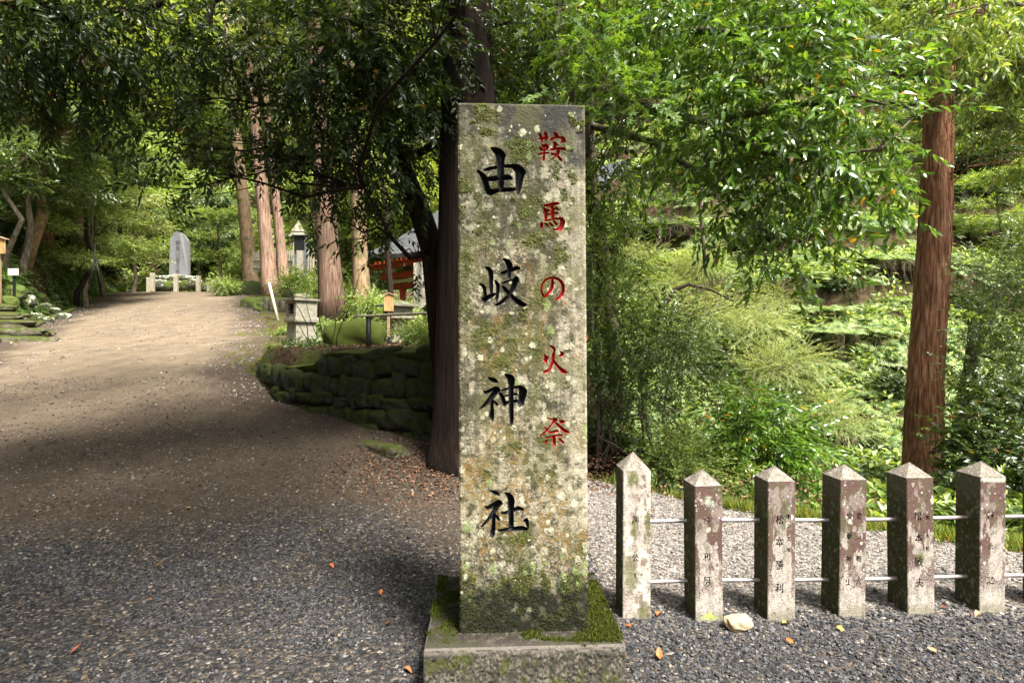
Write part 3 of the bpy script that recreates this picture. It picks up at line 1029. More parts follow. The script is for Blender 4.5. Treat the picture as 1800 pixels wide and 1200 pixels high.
# moss tufts on the plinth (part, uncountable)
TUFT = (np.array([[-.3, 0, 0], [.3, 0, 0], [0, .1, 1.], [0, -.3, 0], [0, .3, 0], [.15, 0, .9]]), np.zeros((0, 4), int), np.array([[0, 1, 2], [3, 4, 5]]))
n = 42000
s_, t_ = rng.random(n), rng.random(n)
dm = fbm(s_ * 9, t_ * 8, 71, 5) + .9 * (fbm(s_ * 22, t_ * 20, 73, 3) - .5) * .35 + .30 * sstep(.72, .9, s_) - .04 + .16 * sstep(.25, 0, s_) * sstep(.2, .6, t_) - .13 * sstep(.16, .0, t_) - .25 * sstep(.08, 0, t_) + .05 * sstep(.35, .16, t_)
px_ = PB[:2] + np.outer(s_ * PWid, SX[:2]) + np.outer(t_ * PDep, SY[:2])
rel = px_ - S0[:2]
ua, ub = rel @ SX[:2], rel @ SY[:2]
ok = (dm > .60) & ~((ua > 0) & (ua < SW) & (ub > 0) & (ub < SD))
ok |= (rng.random(n) < .25) & (dm > .55) & ~((ua > 0) & (ua < SW) & (ub > 0) & (ub < SD))
px_ = px_[ok]
g = Geo()
hgt_ = (.004 + .013 * sstep(.53, .70, dm[ok])) * rng.uniform(.6, 1.2, ok.sum())
dd_ = np.stack([rng.normal(0, .35, len(px_)), rng.normal(0, .35, len(px_)), np.ones(len(px_))], -1)
M = frames(dd_, up=rdir(len(px_)))
M = M[:, :, [1, 2, 0]] * hgt_[:, None, None]
M = M * rng.uniform(.6, 1.2, len(px_))[:, None, None]
stamp(g, TUFT, M, np.column_stack([px_, np.full(len(px_), PT - .001)]))
o = g.obj('moss', MAT['moss'], ped)
o['kind'] = 'stuff'
g = Geo()
# moss clinging to the pillar where the photograph shows its thickest growth
n = 26000
a_, b_ = rng.random(n) * SW, rng.random(n) ** 1.0 * SH
ii = np.clip((b_ / SH * (A.shape[0] - 1)).astype(int), 0, A.shape[0] - 1)
jj = np.clip((a_ / SW * (A.shape[1] - 1)).astype(int), 0, A.shape[1] - 1)
mm = np.clip(moss[ii, jj], 0, 1)
ok = (rng.random(n) < mm ** 3) & (owner[ii, jj] == 0)
pp = P[ii, jj][ok]
dd_ = -SY + np.stack([rng.normal(0, .4, len(pp)), rng.normal(0, .1, len(pp)), rng.normal(.3, .4, len(pp))], -1)
M = frames(dd_, up=rdir(len(pp)))[:, :, [1, 2, 0]] * rng.uniform(.002, .0075, len(pp))[:, None, None]
stamp(g, TUFT, M, pp)
o = g.obj('moss', MAT['moss'], stele)
o['kind'] = 'stuff'

# ------------------------------------------------------------------ fence posts
RED = (.07, .026, .021)
PALE = (.36, .32, .28)
PTXT = [
    [('則', .44, .535, .042), ('公', .45, .33, .04), ('心', .5, .24, .036)],
    [('林', .42, .545, .046), ('和', .42, .345, .046), ('男', .42, .215, .046), ('小', .8, .30, .02)],
    [('松', .42, .535, .05), ('本', .42, .415, .05), ('勝', .42, .29, .05), ('利', .42, .165, .05), ('明', .76, .55, .026), ('治', .76, .5, .026), ('五', .76, .43, .024), ('年', .76, .37, .026)],
    [('安', .35, .55, .036), ('曇', .35, .44, .034), ('神', .35, .315, .036), ('山', .35, .19, .042), ('宿', .72, .55, .036), ('岳', .72, .44, .034), ('鞍', .72, .315, .036), ('六', .72, .19, .036)],
    [('松', .40, .54, .05), ('本', .42, .42, .05), ('敏', .42, .29, .055), ('夫', .44, .175, .05), ('明', .76, .53, .024), ('水', .76, .43, .024), ('町', .76, .36, .022)],
    [('林', .40, .545, .05), ('貞', .42, .37, .036), ('之', .42, .185, .05)],
    [('森', .40, .545, .05), ('一', .42, .37, .04)],
]
PLAB = ['tallest stone post, pale and lichen-blotched with moss under its cap, nearest the carved pillar',
        'reddish-streaked stone post with pale lichen below its cap and a green tuft at its foot',
        'stone post carved with four clear characters on a pale panel, beside the tan rock',
        'reddish stone post with two columns of small characters ending in 山 and 六',
        'maroon stone post with a pale lower half and mossy third character',
        'stone post with crusty pale green lichen along the top edge of its maroon face',
        'stone post cut off by the right edge of the picture']
post_objs = []
for k, (cx, cy, h0, h1) in enumerate(POSTS):
    ca, sa = math.cos(PROT), math.sin(PROT)
    ux, uy = np.array([ca, sa, 0]), np.array([-sa, ca, 0])
    zb = -.06
    H = h0 - zb
    org = np.array([cx, cy, zb]) - ux * PW / 2 - uy * PW / 2
    A, B = panel(None, None, None, PW, H, .0018, 0, 0)
    own = np.zeros(A.shape, int)
    for q, (ch, fx, zc, sz) in enumerate(PTXT[k]):
        m_ = glyph_mask(A, B, ch, fx * PW, zc - zb, sz, .85)
        # worn away in places
        m_ &= fbm(A * 120, B * 120, 40 + q + k, 3) > (.30 if k in (2, 4) else .40)
        own[m_] = q + 1
    z_ = (B + zb) / h0
    u = A / PW
    f_ = fbm(A * 240 + k * 9, B * 240, 80 + k, 3)
    m1 = fbm(A * 26 + k * 5, B * 14, 82 + k, 4)
    m2 = fbm(A * 60 + k * 7, B * 40, 83 + k, 4)
    C = np.zeros(A.shape + (3,)) + PALE
    if k == 0:
        C = mixc(C, .6 * sstep(.45, .6, m2), (.30, .24, .20))
        C = mixc(C, .5 * sstep(.5, .62, m1), (.55, .52, .45))
        ms = blobs(A, B, [(PW * .35, H - .04, .03, .05, 1), (PW * .92, H - .29, .02, .10, 1), (PW * .4, .56, .018, .05, 1), (PW * .25, .30, .04, .12, .8), (PW * .75, .08, .05, .06, .9)], 50, 90)
        C = mixc(C, .9 * ms, (.09, .10, .02))
        C = mixc(C, .6 * sstep(.55, .68, m2) * sstep(.2, .7, u), (.12, .09, .06))
    else:
        redness = [0, 1, .95, 1, 1, 1, 1][k]
        panel_ = sstep(.14, .2, u) * sstep(.88, .82, u) * sstep([0, .1, .10, .12, .12, .04, .1][k], [0, .2, .16, .2, .22, .5, .2][k], .62 - abs(z_ - .42) + (m1 - .5) * .3)
        rr_ = redness * np.clip(.12 + sstep(.66, .52, m1 + panel_ * [0, .18, .30, .12, .08, .12, .2][k]) + .5 * sstep(.55, .75, z_), 0, 1) * sstep(.10, .24, z_ + (m1 - .5) * .15)
        C = mixc(C, .9 * rr_, RED)
        C = mixc(C, .5 * sstep(.5, .3, z_) * sstep(.4, .6, f_), (.36, .34, .30))
        lc = lichen_spots(A, B, 120, .0012, .004, 200 + k)
        C = mixc(C, .75 * lc, (.44, .41, .36))
        lc = lichen_spots(A, B, [0, 22, 14, 20, 12, 14, 10][k], .004, .013, 300 + k, lambda a_, b_: .15 + .85 * (b_ > .7))
        C = mixc(C, .85 * lc, (.55, .54, .45))
        C = mixc(C, .55 * sstep(.10, .02, z_ + (m1 - .5) * .1), (.13, .12, .06))
        C = mixc(C, .7 * sstep(.55, .65, fbm(A * 45 + k, B * 20, 140 + k, 4)) * sstep(.25, .7, z_), (.08, .085, .035))
        if k == 1:
            C = mixc(C, .9 * blobs(A, B, [(PW * .5, H - .085, .028, .03, 1)], 60), (.42, .46, .36))
            C = mixc(C, .95 * blobs(A, B, [(PW * .45, .085, .035, .02, 1), (PW * .6, .08, .03, .014, 1)], 60), (.36, .45, .10))
        if k == 4:
            C = mixc(C, .9 * blobs(A, B, [(PW * .5, H - .27 - .17, .02, .03, .9)], 60), (.10, .12, .02))
        if k == 5:
            C = mixc(C, .95 * blobs(A, B, [(PW * .3, H - .012, .06, .012, 1), (PW * .75, H - .012, .06, .014, 1)], 90), (.45, .5, .36))
    C = mixc(C, .5 * sstep(.56, .42, f_) * sstep(.35, .6, m2), (.06, .05, .04))
    ms = (fbm(A * 200, B * 200, 5, 3) - .5) * .0016
    D = np.where(own > 0, .0055, 0) - ms
    ed = np.minimum(A, PW - A)
    D = D + .003 * sstep(.004, 0, ed)
    Pp = place(A, B, D, org, ux, uy, PW, H, 0.0, 0.0)
    idx = np.arange(A.size).reshape(A.shape)
    Qs = np.stack([idx[:-1, :-1], idx[:-1, 1:], idx[1:, 1:], idx[1:, :-1]], -1).reshape(-1, 4)
    qown = own.ravel()[Qs].max(1)
    Pv, Cv = Pp.reshape(-1, 3), C.reshape(-1, 3)
    post = thing('stone_post', PLAB[k], 'stone post', (cx, cy, 0), 'carved stone posts linked by steel rails')
    post_objs.append(post)
    post.rotation_euler = ([0, .006, -.004, .005, -.006, .004, 0][k], [.003, -.008, .005, .009, -.006, .006, 0][k], [0, .02, -.015, .02, -.02, .015, 0][k])
    g = Geo()
    V_, Q_, C_ = subgrid(qown == 0)
    g.add(V_, Q_, C=C_)

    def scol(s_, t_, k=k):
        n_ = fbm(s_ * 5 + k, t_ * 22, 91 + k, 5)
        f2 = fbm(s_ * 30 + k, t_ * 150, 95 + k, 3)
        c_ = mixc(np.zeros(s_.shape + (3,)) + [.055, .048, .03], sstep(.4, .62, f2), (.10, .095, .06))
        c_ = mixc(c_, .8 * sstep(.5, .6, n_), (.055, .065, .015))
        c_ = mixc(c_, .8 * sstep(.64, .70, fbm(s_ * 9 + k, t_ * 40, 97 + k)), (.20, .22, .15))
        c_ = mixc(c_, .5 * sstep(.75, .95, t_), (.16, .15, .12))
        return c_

    c00, c10, c01, c11 = Pp[0, 0], Pp[0, -1], Pp[-1, 0], Pp[-1, -1]
    bk0 = uy * PW
    for (p0, p1, p2, p3) in ((c10, c10 + bk0, c11 + bk0, c11), (c00 + bk0, c00, c01, c01 + bk0), (c10 + bk0, c00 + bk0, c01 + bk0, c11 + bk0)):
        r_ = side_grid(p0, p1, p2, p3, 30, 150, scol, .0016, k)
        g.add(r_[0], r_[1], C=r_[2])
    shaft_ = g.obj('post_shaft', MAT['post'], post, False)
    # pyramid cap: four gridded faces with a crisp arris
    g = Geo()
    apex = np.array([cx, cy, h1])
    co = [c01, c11, c11 + bk0, c01 + bk0]

    def ccol(s_, t_, k=k):
        n_ = fbm(s_ * 12 + k * 3, t_ * 12, 101 + k, 5)
        f2 = fbm(s_ * 50 + k, t_ * 50, 103 + k, 3)
        c_ = mixc(np.zeros(s_.shape + (3,)) + [.18, .155, .13], .9 * sstep(.46, .60, n_ * .5 + f2 * .5), (.10, .095, .075))
        c_ = mixc(c_, .7 * sstep(.55, .65, fbm(s_ * 7 + k * 5, t_ * 7, 107, 3)), (.27, .25, .21))
        return c_
    for e in range(4):
        p0, p1 = co[e], co[(e + 1) % 4]
        r_ = side_grid(p0, p1, apex + (p1 - p0) * .01, apex - (p1 - p0) * .01, 60, 40, ccol, .0016, e)
        g.add(r_[0], r_[1], C=r_[2])
    g.obj('post_cap', MAT['post'], post, False)
    for q in range(len(PTXT[k])):
        msk = qown == q + 1
        if not msk.any(): continue
        g = Geo()
        V_, Q_, C_ = subgrid(msk)
        g.add(V_, Q_)
        g.obj('carved_character', MAT['faded_paint'], shaft_)

b = NB('galvanised_rail')
v = b.coord()
c = b.ramp(b.noise(b.coord((6, 60, 60)), 2, 5, .6), [(.35, (.30, .27, .25)), (.6, (.55, .53, .52))])
c = b.mix(b.ramp(b.noise(v, 7, 5, .7), [(.52, 0.0), (.64, .7)]), c, (.20, .11, .07))
MAT['rail'] = b.done(b.pbr(c, .42, b.bump(b.noise(v, 120, 3, .6), .001, .6), .5, .75))
for zz, lab in ((.50, 'upper thin galvanised steel rail threaded through the stone posts'), (.165, 'lower thin galvanised steel rail threaded through the stone posts')):
    g = Geo()
    p0, p1 = POSTS[0], POSTS[6]
    pts = [(p0[0] + (p1[0] - p0[0]) * t, p0[1] + (p1[1] - p0[1]) * t, zz + .004 * math.sin(t * 9)) for t in np.linspace(0.0, 1.12, 24)]
    g.tube(pts, .0115, 14)
    tag(g.obj('steel_rail', MAT['rail'], smooth=True), lab, 'rail', 'steel rails through the stone posts')
# a little moss hanging from the upper rail by the first post
# ================================================================== FOLIAGE TEMPLATES
def leaf(L, W, droop=.25, fold=.25, seed=0):
    t = np.array([0, .33, .68, 1.0])
    w = np.array([0, .5, .42, 0]) * W
    x = t * L
    z = -droop * L * t ** 2
    V = [(0, 0, 0), (x[1], 0, z[1]), (x[1], w[1], z[1] + fold * w[1]), (x[1], -w[1], z[1] + fold * w[1]),
         (x[2], 0, z[2]), (x[2], w[2], z[2] + fold * w[2]), (x[2], -w[2], z[2] + fold * w[2]), (x[3], 0, z[3])]
    T = [(0, 1, 2), (0, 3, 1), (4, 7, 5), (4, 6, 7)]
    Q = [(1, 4, 5, 2), (1, 3, 6, 4)]
    return np.array(V), np.array(Q), np.array(T)


def rhomb(L, W, fold=.2):
    V = np.array([(0, 0, 0), (L * .45, W / 2, fold * W), (L, 0, -.1 * L), (L * .45, -W / 2, fold * W)])
    return V, np.zeros((0, 4), int), np.array([(0, 2, 1), (0, 3, 2)])


def maple(L):
    """five-lobed star leaf"""
    V = [(0, 0, 0)]
    T = []
    angs = [-100, -50, 0, 50, 100]
    lens = [.55, .9, 1, .9, .55]
    for a, l in zip(angs, lens):
        a = R(a)
        c, s_ = math.cos(a), math.sin(a)
        i = len(V)
        V += [(c * l * .35 - s_ * .19, s_ * l * .35 + c * .19, .02), (c * l, s_ * l, -.08), (c * l * .35 + s_ * .19, s_ * l * .35 - c * .19, .02)]
        T += [(0, i + 1, i), (0, i + 2, i + 1)]
    return np.array(V) * L, np.zeros((0, 4), int), np.array(T)


def merge_t(lst):
    Vs, Qs_, Ts, n = [], [], [], 0
    for V, Q, T in lst:
        Vs.append(V)
        if len(Q): Qs_.append(Q + n)
        if len(T): Ts.append(T + n)
        n += len(V)
    return (np.vstack(Vs), np.vstack(Qs_) if Qs_ else np.zeros((0, 4), int), np.vstack(Ts) if Ts else np.zeros((0, 3), int))


def xform(tm, M, p):
    V, Q, T = tm
    return V @ np.asarray(M).T + p, Q, T


def spray(n, length, lf, spread=55, droop=.3, seed=0, flat=.5, jitter=.2):
    """a twig with leaves on alternating sides plus a terminal rosette, pointing along +x"""
    r_ = np.random.default_rng(seed)
    parts = []
    for i in range(n):
        t = (i + 1) / n
        p = np.array([t * length, 0, -droop * length * t * t])
        side = 1 if i % 2 else -1
        a = R(spread) * side * (1 - .5 * t) + r_.normal(0, jitter)
        e = r_.normal(-.1, .35) * (1 - flat) - .15
        d = np.array([[math.cos(a) * math.cos(e), math.sin(a) * math.cos(e), math.sin(e)]])
        M = frames(d, roll=np.array([r_.normal(0, .5)]), scale=np.array([r_.uniform(.7, 1.15)]))[0]
        parts.append(xform(lf, M, p))
    # the twig itself
    w = .0022
    pts = np.array([[length * t, 0, -droop * length * t * t] for t in (0, .5, 1)])
    V = np.vstack([pts + [0, w, 0], pts - [0, w, w]])
    parts.append((V, np.array([(0, 1, 4, 3), (1, 2, 5, 4)]), np.zeros((0, 3), int)))
    return merge_t(parts)


SPR_BIG = [spray(9 + s, .30 + .04 * s, leaf(.098, .034, .3 + .1 * s, .3), 58, .2 + .08 * s, s, .5, .35) for s in range(5)]
SPR_MID = [spray(10 + s, .30 + .05 * s, leaf(.095, .034, .35, .3), 55, .45, 10 + s) for s in range(4)]
SPR_SML = [spray(14, .30, leaf(.05, .022, .2, .2), 60, .3, 20 + s) for s in range(3)]
SPR_MAP = [spray(7, .26, maple(.055), 55, .15, 30 + s, .8) for s in range(3)]
SPR_FINE = [spray(20, .45, rhomb(.05, .012), 42, .4, 40 + s, .5) for s in range(3)]
SPR_NEED = [spray(34, .5, rhomb(.085, .006), 38, .7, 50 + s, .3) for s in range(3)]
SPR_ROUND = [spray(9, .16, leaf(.075, .032, .2, .3), 70, .1, 60 + s) for s in range(3)]


def ellipsoid_pts(n, rad, shell=.45):
    v = rdir(n)
    r = rng.random(n) ** shell
    return v * r[:, None] * rad, v


def bez(p0, p1, n=6, sag=0.0, jit=.06):
    p0, p1 = np.asarray(p0, float), np.asarray(p1, float)
    L = np.linalg.norm(p1 - p0)
    t = np.linspace(0, 1, n)[:, None]
    P = p0 + (p1 - p0) * t
    P[:, 2] += (sag * L * 4 * t * (1 - t))[:, 0]
    P[1:-1] += rng.normal(0, jit * L * .35, (n - 2, 3))
    return P


def leafy(name, label, cat, base, trunks, clusters, sprays, leafm, barkm, group=None, limb_r=.04, limb_from=None,
          out=.75, down=.25, scale=(.8, 1.25), flute=.12, twigs=True, seg=16, parent_names=('trunk', 'crown')):
    """trunks: [(pts, radii)]; clusters: [(centre, (rx,ry,rz), n)]"""
    t = thing(name, label, cat, base, group)
    g = Geo()
    nodes = []
    for q_, (pts, rad) in enumerate(trunks):
        for p in pts: nodes.append(np.asarray(p, float))
        if q_ == 0:
            g.tube(pts, rad, seg, flute=flute)
        else:
            gs = Geo()
            gs.tube(pts, rad, seg, flute=flute)
            gs.obj('stem' if parent_names[0] == 'stem' else 'limb', barkm, t, True)
    nodes = np.array(nodes) if limb_from is None else np.array(limb_from)
    gc = Geo()
    for c, rr, n in clusters:
        c = np.asarray(c, float)
        rr = np.asarray(rr, float)
        dist = np.linalg.norm(nodes - c, axis=1) + np.maximum(0, nodes[:, 2] - c[2]) * 1.5
        p0 = nodes[np.argmin(dist)]
        L = np.linalg.norm(c - p0)
        lp = bez(p0, c, 7, .04, .12)
        r0 = limb_r * (.5 + .25 * min(L, 3))
        g.tube(lp, np.linspace(r0, r0 * .25, 7), 7)
        off, v = ellipsoid_pts(n, rr)
        pos = c + off
        if twigs:
            for q in range(0, n, max(1, n // 9)):
                s0 = lp[rng.integers(3, 7)]
                g.tube(bez(s0, pos[q], 5, .03, .15), np.linspace(r0 * .28, .0025, 5), 4, cap=False)
        d = v * out + (c - p0) / (L + 1e-6) * .35 + np.array([0, 0, -down]) + rng.normal(0, .35, (n, 3))
        d[:, 2] *= .75
        k = rng.integers(0, len(sprays), n)
        for q in range(len(sprays)):
            m = k == q
            if m.any():
                M = frames(d[m], roll=rng.normal(0, .45, m.sum()), scale=rng.uniform(*scale, m.sum()))
                stamp(gc, sprays[q], M, pos[m])
    g.obj(parent_names[0], barkm, t, True)
    gc.obj(parent_names[1], leafm, t, False)
    return t


def cl(px, py, d, r, n, flat=1.0, dr=None):
    """cluster centred on the ray of a photo pixel, radius in metres"""
    return (at(px, py, d), (r, dr or r, r * flat), n)


# ================================================================== CENTRE TREES
# thick dark cedar right behind the pillar
tb = np.array([at(826, 600, 6.15)[0], 6.15, .22])
trunk = [(tb + np.array([dx, 0, z])) for dx, z in ((0, -.3), (0, 0), (0, .35), (0, 1.0), (.0, 2.2), (-.01, 3.6), (-.03, 5.2), (-.03, 8), (0, 11))]
rad = [.52, .45, .40, .37, .345, .31, .27, .2, .12]
hc = []
for _ in range(24):
    a = rng.random() * 6.28
    z = rng.uniform(6.2, 11.5)
    rr = rng.uniform(.6, 2.2) * (1 - (z - 6) / 9)
    hc.append((tb + np.array([math.cos(a) * rr, math.sin(a) * rr, z]), (.8, .8, .5), 40))
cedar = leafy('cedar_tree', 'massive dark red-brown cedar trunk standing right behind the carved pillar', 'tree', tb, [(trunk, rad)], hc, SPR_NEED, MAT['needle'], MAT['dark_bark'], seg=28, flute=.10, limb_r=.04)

# dark evergreen with leaning trunk, its crown hangs over the drive
lb = at(775, 520, 6.9)
lb[2] = 1.3
lp = [np.array([at(788, 560, 6.7)[0], 6.7, 1.0]), at(770, 500, 6.7), at(762, 440, 6.6), at(742, 380, 6.6), at(715, 315, 6.6), at(690, 250, 6.6), at(668, 160, 6.7), at(650, 60, 6.9), at(640, -80, 7), at(640, -220, 7.0)]
lr = [.17, .155, .14, .13, .12, .11, .10, .09, .07, .05]
lp2 = [at(668, 160, 6.7), at(600, 60, 6.2), at(520, -60, 5.8), at(430, -200, 5.2)]
lp3 = [at(762, 440, 6.6), at(720, 452, 6.3), at(690, 420, 6.0), at(640, 330, 5.6)]
cl_dark = []
r0 = random.Random(5)
spec = [  # px, py, depth, radius, sprays
    (610, 250, 6.0, .75, 150), (540, 225, 5.7, .60, 100), (660, 190, 5.8, .75, 180), (700, 300, 6.3, .6, 110), (650, 350, 6.2, .42, 42), (590, 310, 5.9, .34, 30),
    (705, 120, 5.8, .7, 180), (760, 60, 5.9, .7, 200), (640, 60, 5.6, .8, 210), (560, 110, 5.5, .75, 180), (480, 60, 5.3, .7, 130), (420, 140, 5.5, .5, 60),
    (390, 210, 5.3, .40, 34), (350, 120, 5.2, .55, 60), (330, 20, 5.0, .7, 120), (240, 20, 4.8, .7, 150), (150, 40, 4.7, .7, 190), (60, 20, 4.6, .8, 230), (80, 110, 4.9, .6, 150),
    (10, 90, 4.8, .6, 150), (150, 135, 5.0, .4, 60), (300, 250, 5.4, .3, 20), (275, 190, 5.4, .35, 26), (430, 245, 5.5, .4, 30), (335, 285, 5.4, .22, 12), (285, 330, 5.5, .2, 10), (240, 250, 5.5, .25, 10), (455, 285, 5.6, .3, 16), (530, 310, 5.8, .3, 22),
    (740, 200, 6.4, .6, 120), (850, 30, 6.5, .8, 200), (930, 40, 6.4, .7, 170), (880, 130, 6.7, .6, 120), (960, 120, 6.6, .6, 100), (690, 425, 6.4, .26, 16), (650, 415, 6.4, .24, 12), (740, 470, 6.6, .15, 5), (545, 385, 6.1, .14, 4),
    (1045, 260, 6.6, .45, 50), (1065, 380, 6.8, .4, 40),
]
for (px, py, d, r, n) in spec:
    cl_dark.append(cl(px, py, d, r, int(n * (.62 if px < 520 else .85)), .8))
# unseen crown above the frame, added and spread forward to shade the drive
for _ in range(84):
    x, y = rng.uniform(-6.8, .15), rng.uniform(-3.2, 7.8)
    z = rng.uniform(5.0, 8.0) if y > 4.5 else rng.uniform(4.6, 7.0)
    if (z - EYE) / max(y, .1) < .70: z = EYE + .72 * y + rng.random()
    cl_dark.append((np.array([x, y, z]), (1.15, 1.15, .6), 80))
limbs = [tuple(p) for p in lp[4:]] + [tuple(p) for p in lp2] + [tuple(lp3[-1]), tuple(lp3[-2])]
extra = []
for tgt in (at(330, 60, 5.2), at(120, 40, 4.8), at(520, 180, 5.7), (-4.5, 4.5, 6.2), (-2.0, 3.0, 5.8), (-1, 5, 7.2), tuple(at(900, 40, 6.4)), tuple(at(1060, 330, 6.8))):
    tgt = np.array(tgt, float)
    src = min([lp[5], lp[6], lp[7], lp2[1], lp2[2]], key=lambda p: np.linalg.norm(p - tgt))
    bp = bez(src, tgt, 8, .05, .10)
    extra.append((bp, np.linspace(.06, .02, 8)))
    limbs += [tuple(p) for p in bp[2:]]
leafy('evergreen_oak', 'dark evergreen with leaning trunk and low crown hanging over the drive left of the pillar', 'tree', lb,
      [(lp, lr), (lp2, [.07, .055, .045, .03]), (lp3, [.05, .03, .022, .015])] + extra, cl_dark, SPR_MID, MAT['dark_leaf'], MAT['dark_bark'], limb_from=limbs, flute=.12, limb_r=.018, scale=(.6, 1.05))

# glossy evergreen reaching out to the right
gb = np.array([1.5, 8.0, float(G(1.5, 8.0))])
sp = [at(1050, 150, 6.6), at(1190, 225, 5.6), at(1235, 290, 5.2)]
gt = [gb, gb + [-.1, -.3, 1.4], at(1035, 300, 6.9), at(1030, 150, 6.5), at(1060, 20, 6.2), at(1060, -150, 6.2)]
gl1 = [at(1030, 150, 6.5), at(1130, 190, 5.8), at(1240, 215, 5.2), at(1370, 190, 4.8), at(1500, 170, 4.5), at(1560, 185, 4.4)]
gl2 = [at(1035, 220, 6.7), at(1150, 250, 5.9), at(1260, 330, 5.4), at(1330, 400, 5.1), at(1400, 430, 5.0)]
gl3 = [at(1060, 20, 6.2), at(1180, 50, 5.4), at(1320, 60, 4.9), at(1450, 40, 4.7)]
gl4 = [at(1240, 215, 5.2), at(1350, 270, 4.8), at(1460, 270, 4.6), at(1550, 262, 4.4), at(1600, 212, 4.4)]
spec = [(1090, 120, 5.9, .5, 90), (1150, 60, 5.5, .55, 120), (1110, 10, 5.4, .5, 110), (1210, 20, 5.2, .55, 130), (1240, 110, 5.1, .5, 120), (1170, 170, 5.5, .5, 110), (1300, 60, 5.0, .5, 110), (1370, 20, 4.9, .45, 100),
        (1330, 130, 4.8, .42, 90), (1400, 110, 4.7, .38, 66), (1450, 160, 4.6, .38, 70), (1270, 210, 5.0, .45, 100), (1350, 220, 4.8, .42, 90), (1430, 235, 4.6, .38, 76), (1510, 150, 4.5, .30, 46), (1540, 130, 4.4, .20, 16),
        (1520, 220, 4.5, .32, 54), (1545, 205, 4.4, .13, 9), (1540, 255, 4.4, .15, 8), (1600, 205, 4.4, .06, 5), (1280, 290, 5.0, .40, 76), (1360, 310, 4.8, .38, 70), (1440, 300, 4.6, .34, 60), (1510, 290, 4.5, .26, 34),
        (1560, 310, 4.5, .15, 12), (1500, 350, 4.6, .22, 24), (1420, 370, 4.8, .30, 44), (1340, 380, 5.0, .30, 40), (1470, 400, 4.8, .18, 14), (1400, 430, 5.0, .22, 20), (1440, 440, 4.9, .12, 7), (1210, 260, 5.4, .36, 50),
        (1130, 260, 6.0, .35, 45), (1250, 380, 5.5, .2, 12), (1320, 440, 5.2, .16, 8), (1370, 470, 5.2, .16, 8), (1450, 60, 4.6, .32, 44), (1420, 0, 4.6, .4, 60), (1340, -60, 4.7, .5, 80), (1200, -70, 5.2, .6, 90), (1080, -60, 5.8, .6, 90),
        (1100, 330, 6.4, .3, 30)]
leafy('glossy_evergreen', 'glossy bright-leaved evergreen reaching across the upper right in front of the slope', 'tree', gb,
      [(gt, [.14, .12, .10, .08, .06, .03]), (gl1, [.055, .05, .042, .03, .02, .008]), (gl2, [.045, .035, .028, .018, .008]), (gl3, [.05, .04, .028, .015]), (gl4, [.03, .025, .02, .013, .006])],
      [cl(*q[:4], int(q[4] * (.44 if q[1] < 330 else .34)), .75) for q in spec], SPR_BIG, MAT['glossy_leaf'], MAT['grey_bark'], limb_from=[tuple(p) for L in (gt[3:], gl1, gl2, gl3, gl4) for p in L[1:]], limb_r=.012, scale=(.75, 1.2), down=.35, flute=.05, seg=10)

# maple sprays above the pillar top right
mb = np.array([.95, 7.6, float(G(.95, 7.6))])
mt = [mb, at(1010, 400, 7.2), at(1000, 250, 6.6), at(1010, 120, 5.8), at(1010, 10, 5.2)]
spec = [(1075, 150, 4.6, .3, 46), (1040, 110, 4.7, .3, 46), (1130, 175, 4.5, .26, 34), (1010, 45, 4.8, .35, 60), (990, 90, 4.8, .25, 36), (1060, 60, 4.7, .3, 40), (1000, 165, 4.6, .18, 20), (965, 172, 4.5, .12, 9), (985, 20, 4.8, .3, 40), (1090, 210, 4.7, .18, 16),
        (1180, 350, 6.5, .35, 40), (1230, 400, 6.6, .3, 25), (1350, 500, 6.5, .35, 44), (1300, 480, 6.6, .3, 30), (1390, 520, 6.4, .25, 22)]
leafy('maple_tree', 'young maple with star-shaped fresh green leaves just above the pillar top', 'tree', mb, [(mt, [.05, .045, .035, .025, .015])],
      [cl(*q[:4], int(q[4] * .42), .5) for q in spec], SPR_MAP, MAT['maple_leaf'], MAT['grey_bark'], limb_r=.008, scale=(.8, 1.2), down=.05, flute=.03, seg=8)

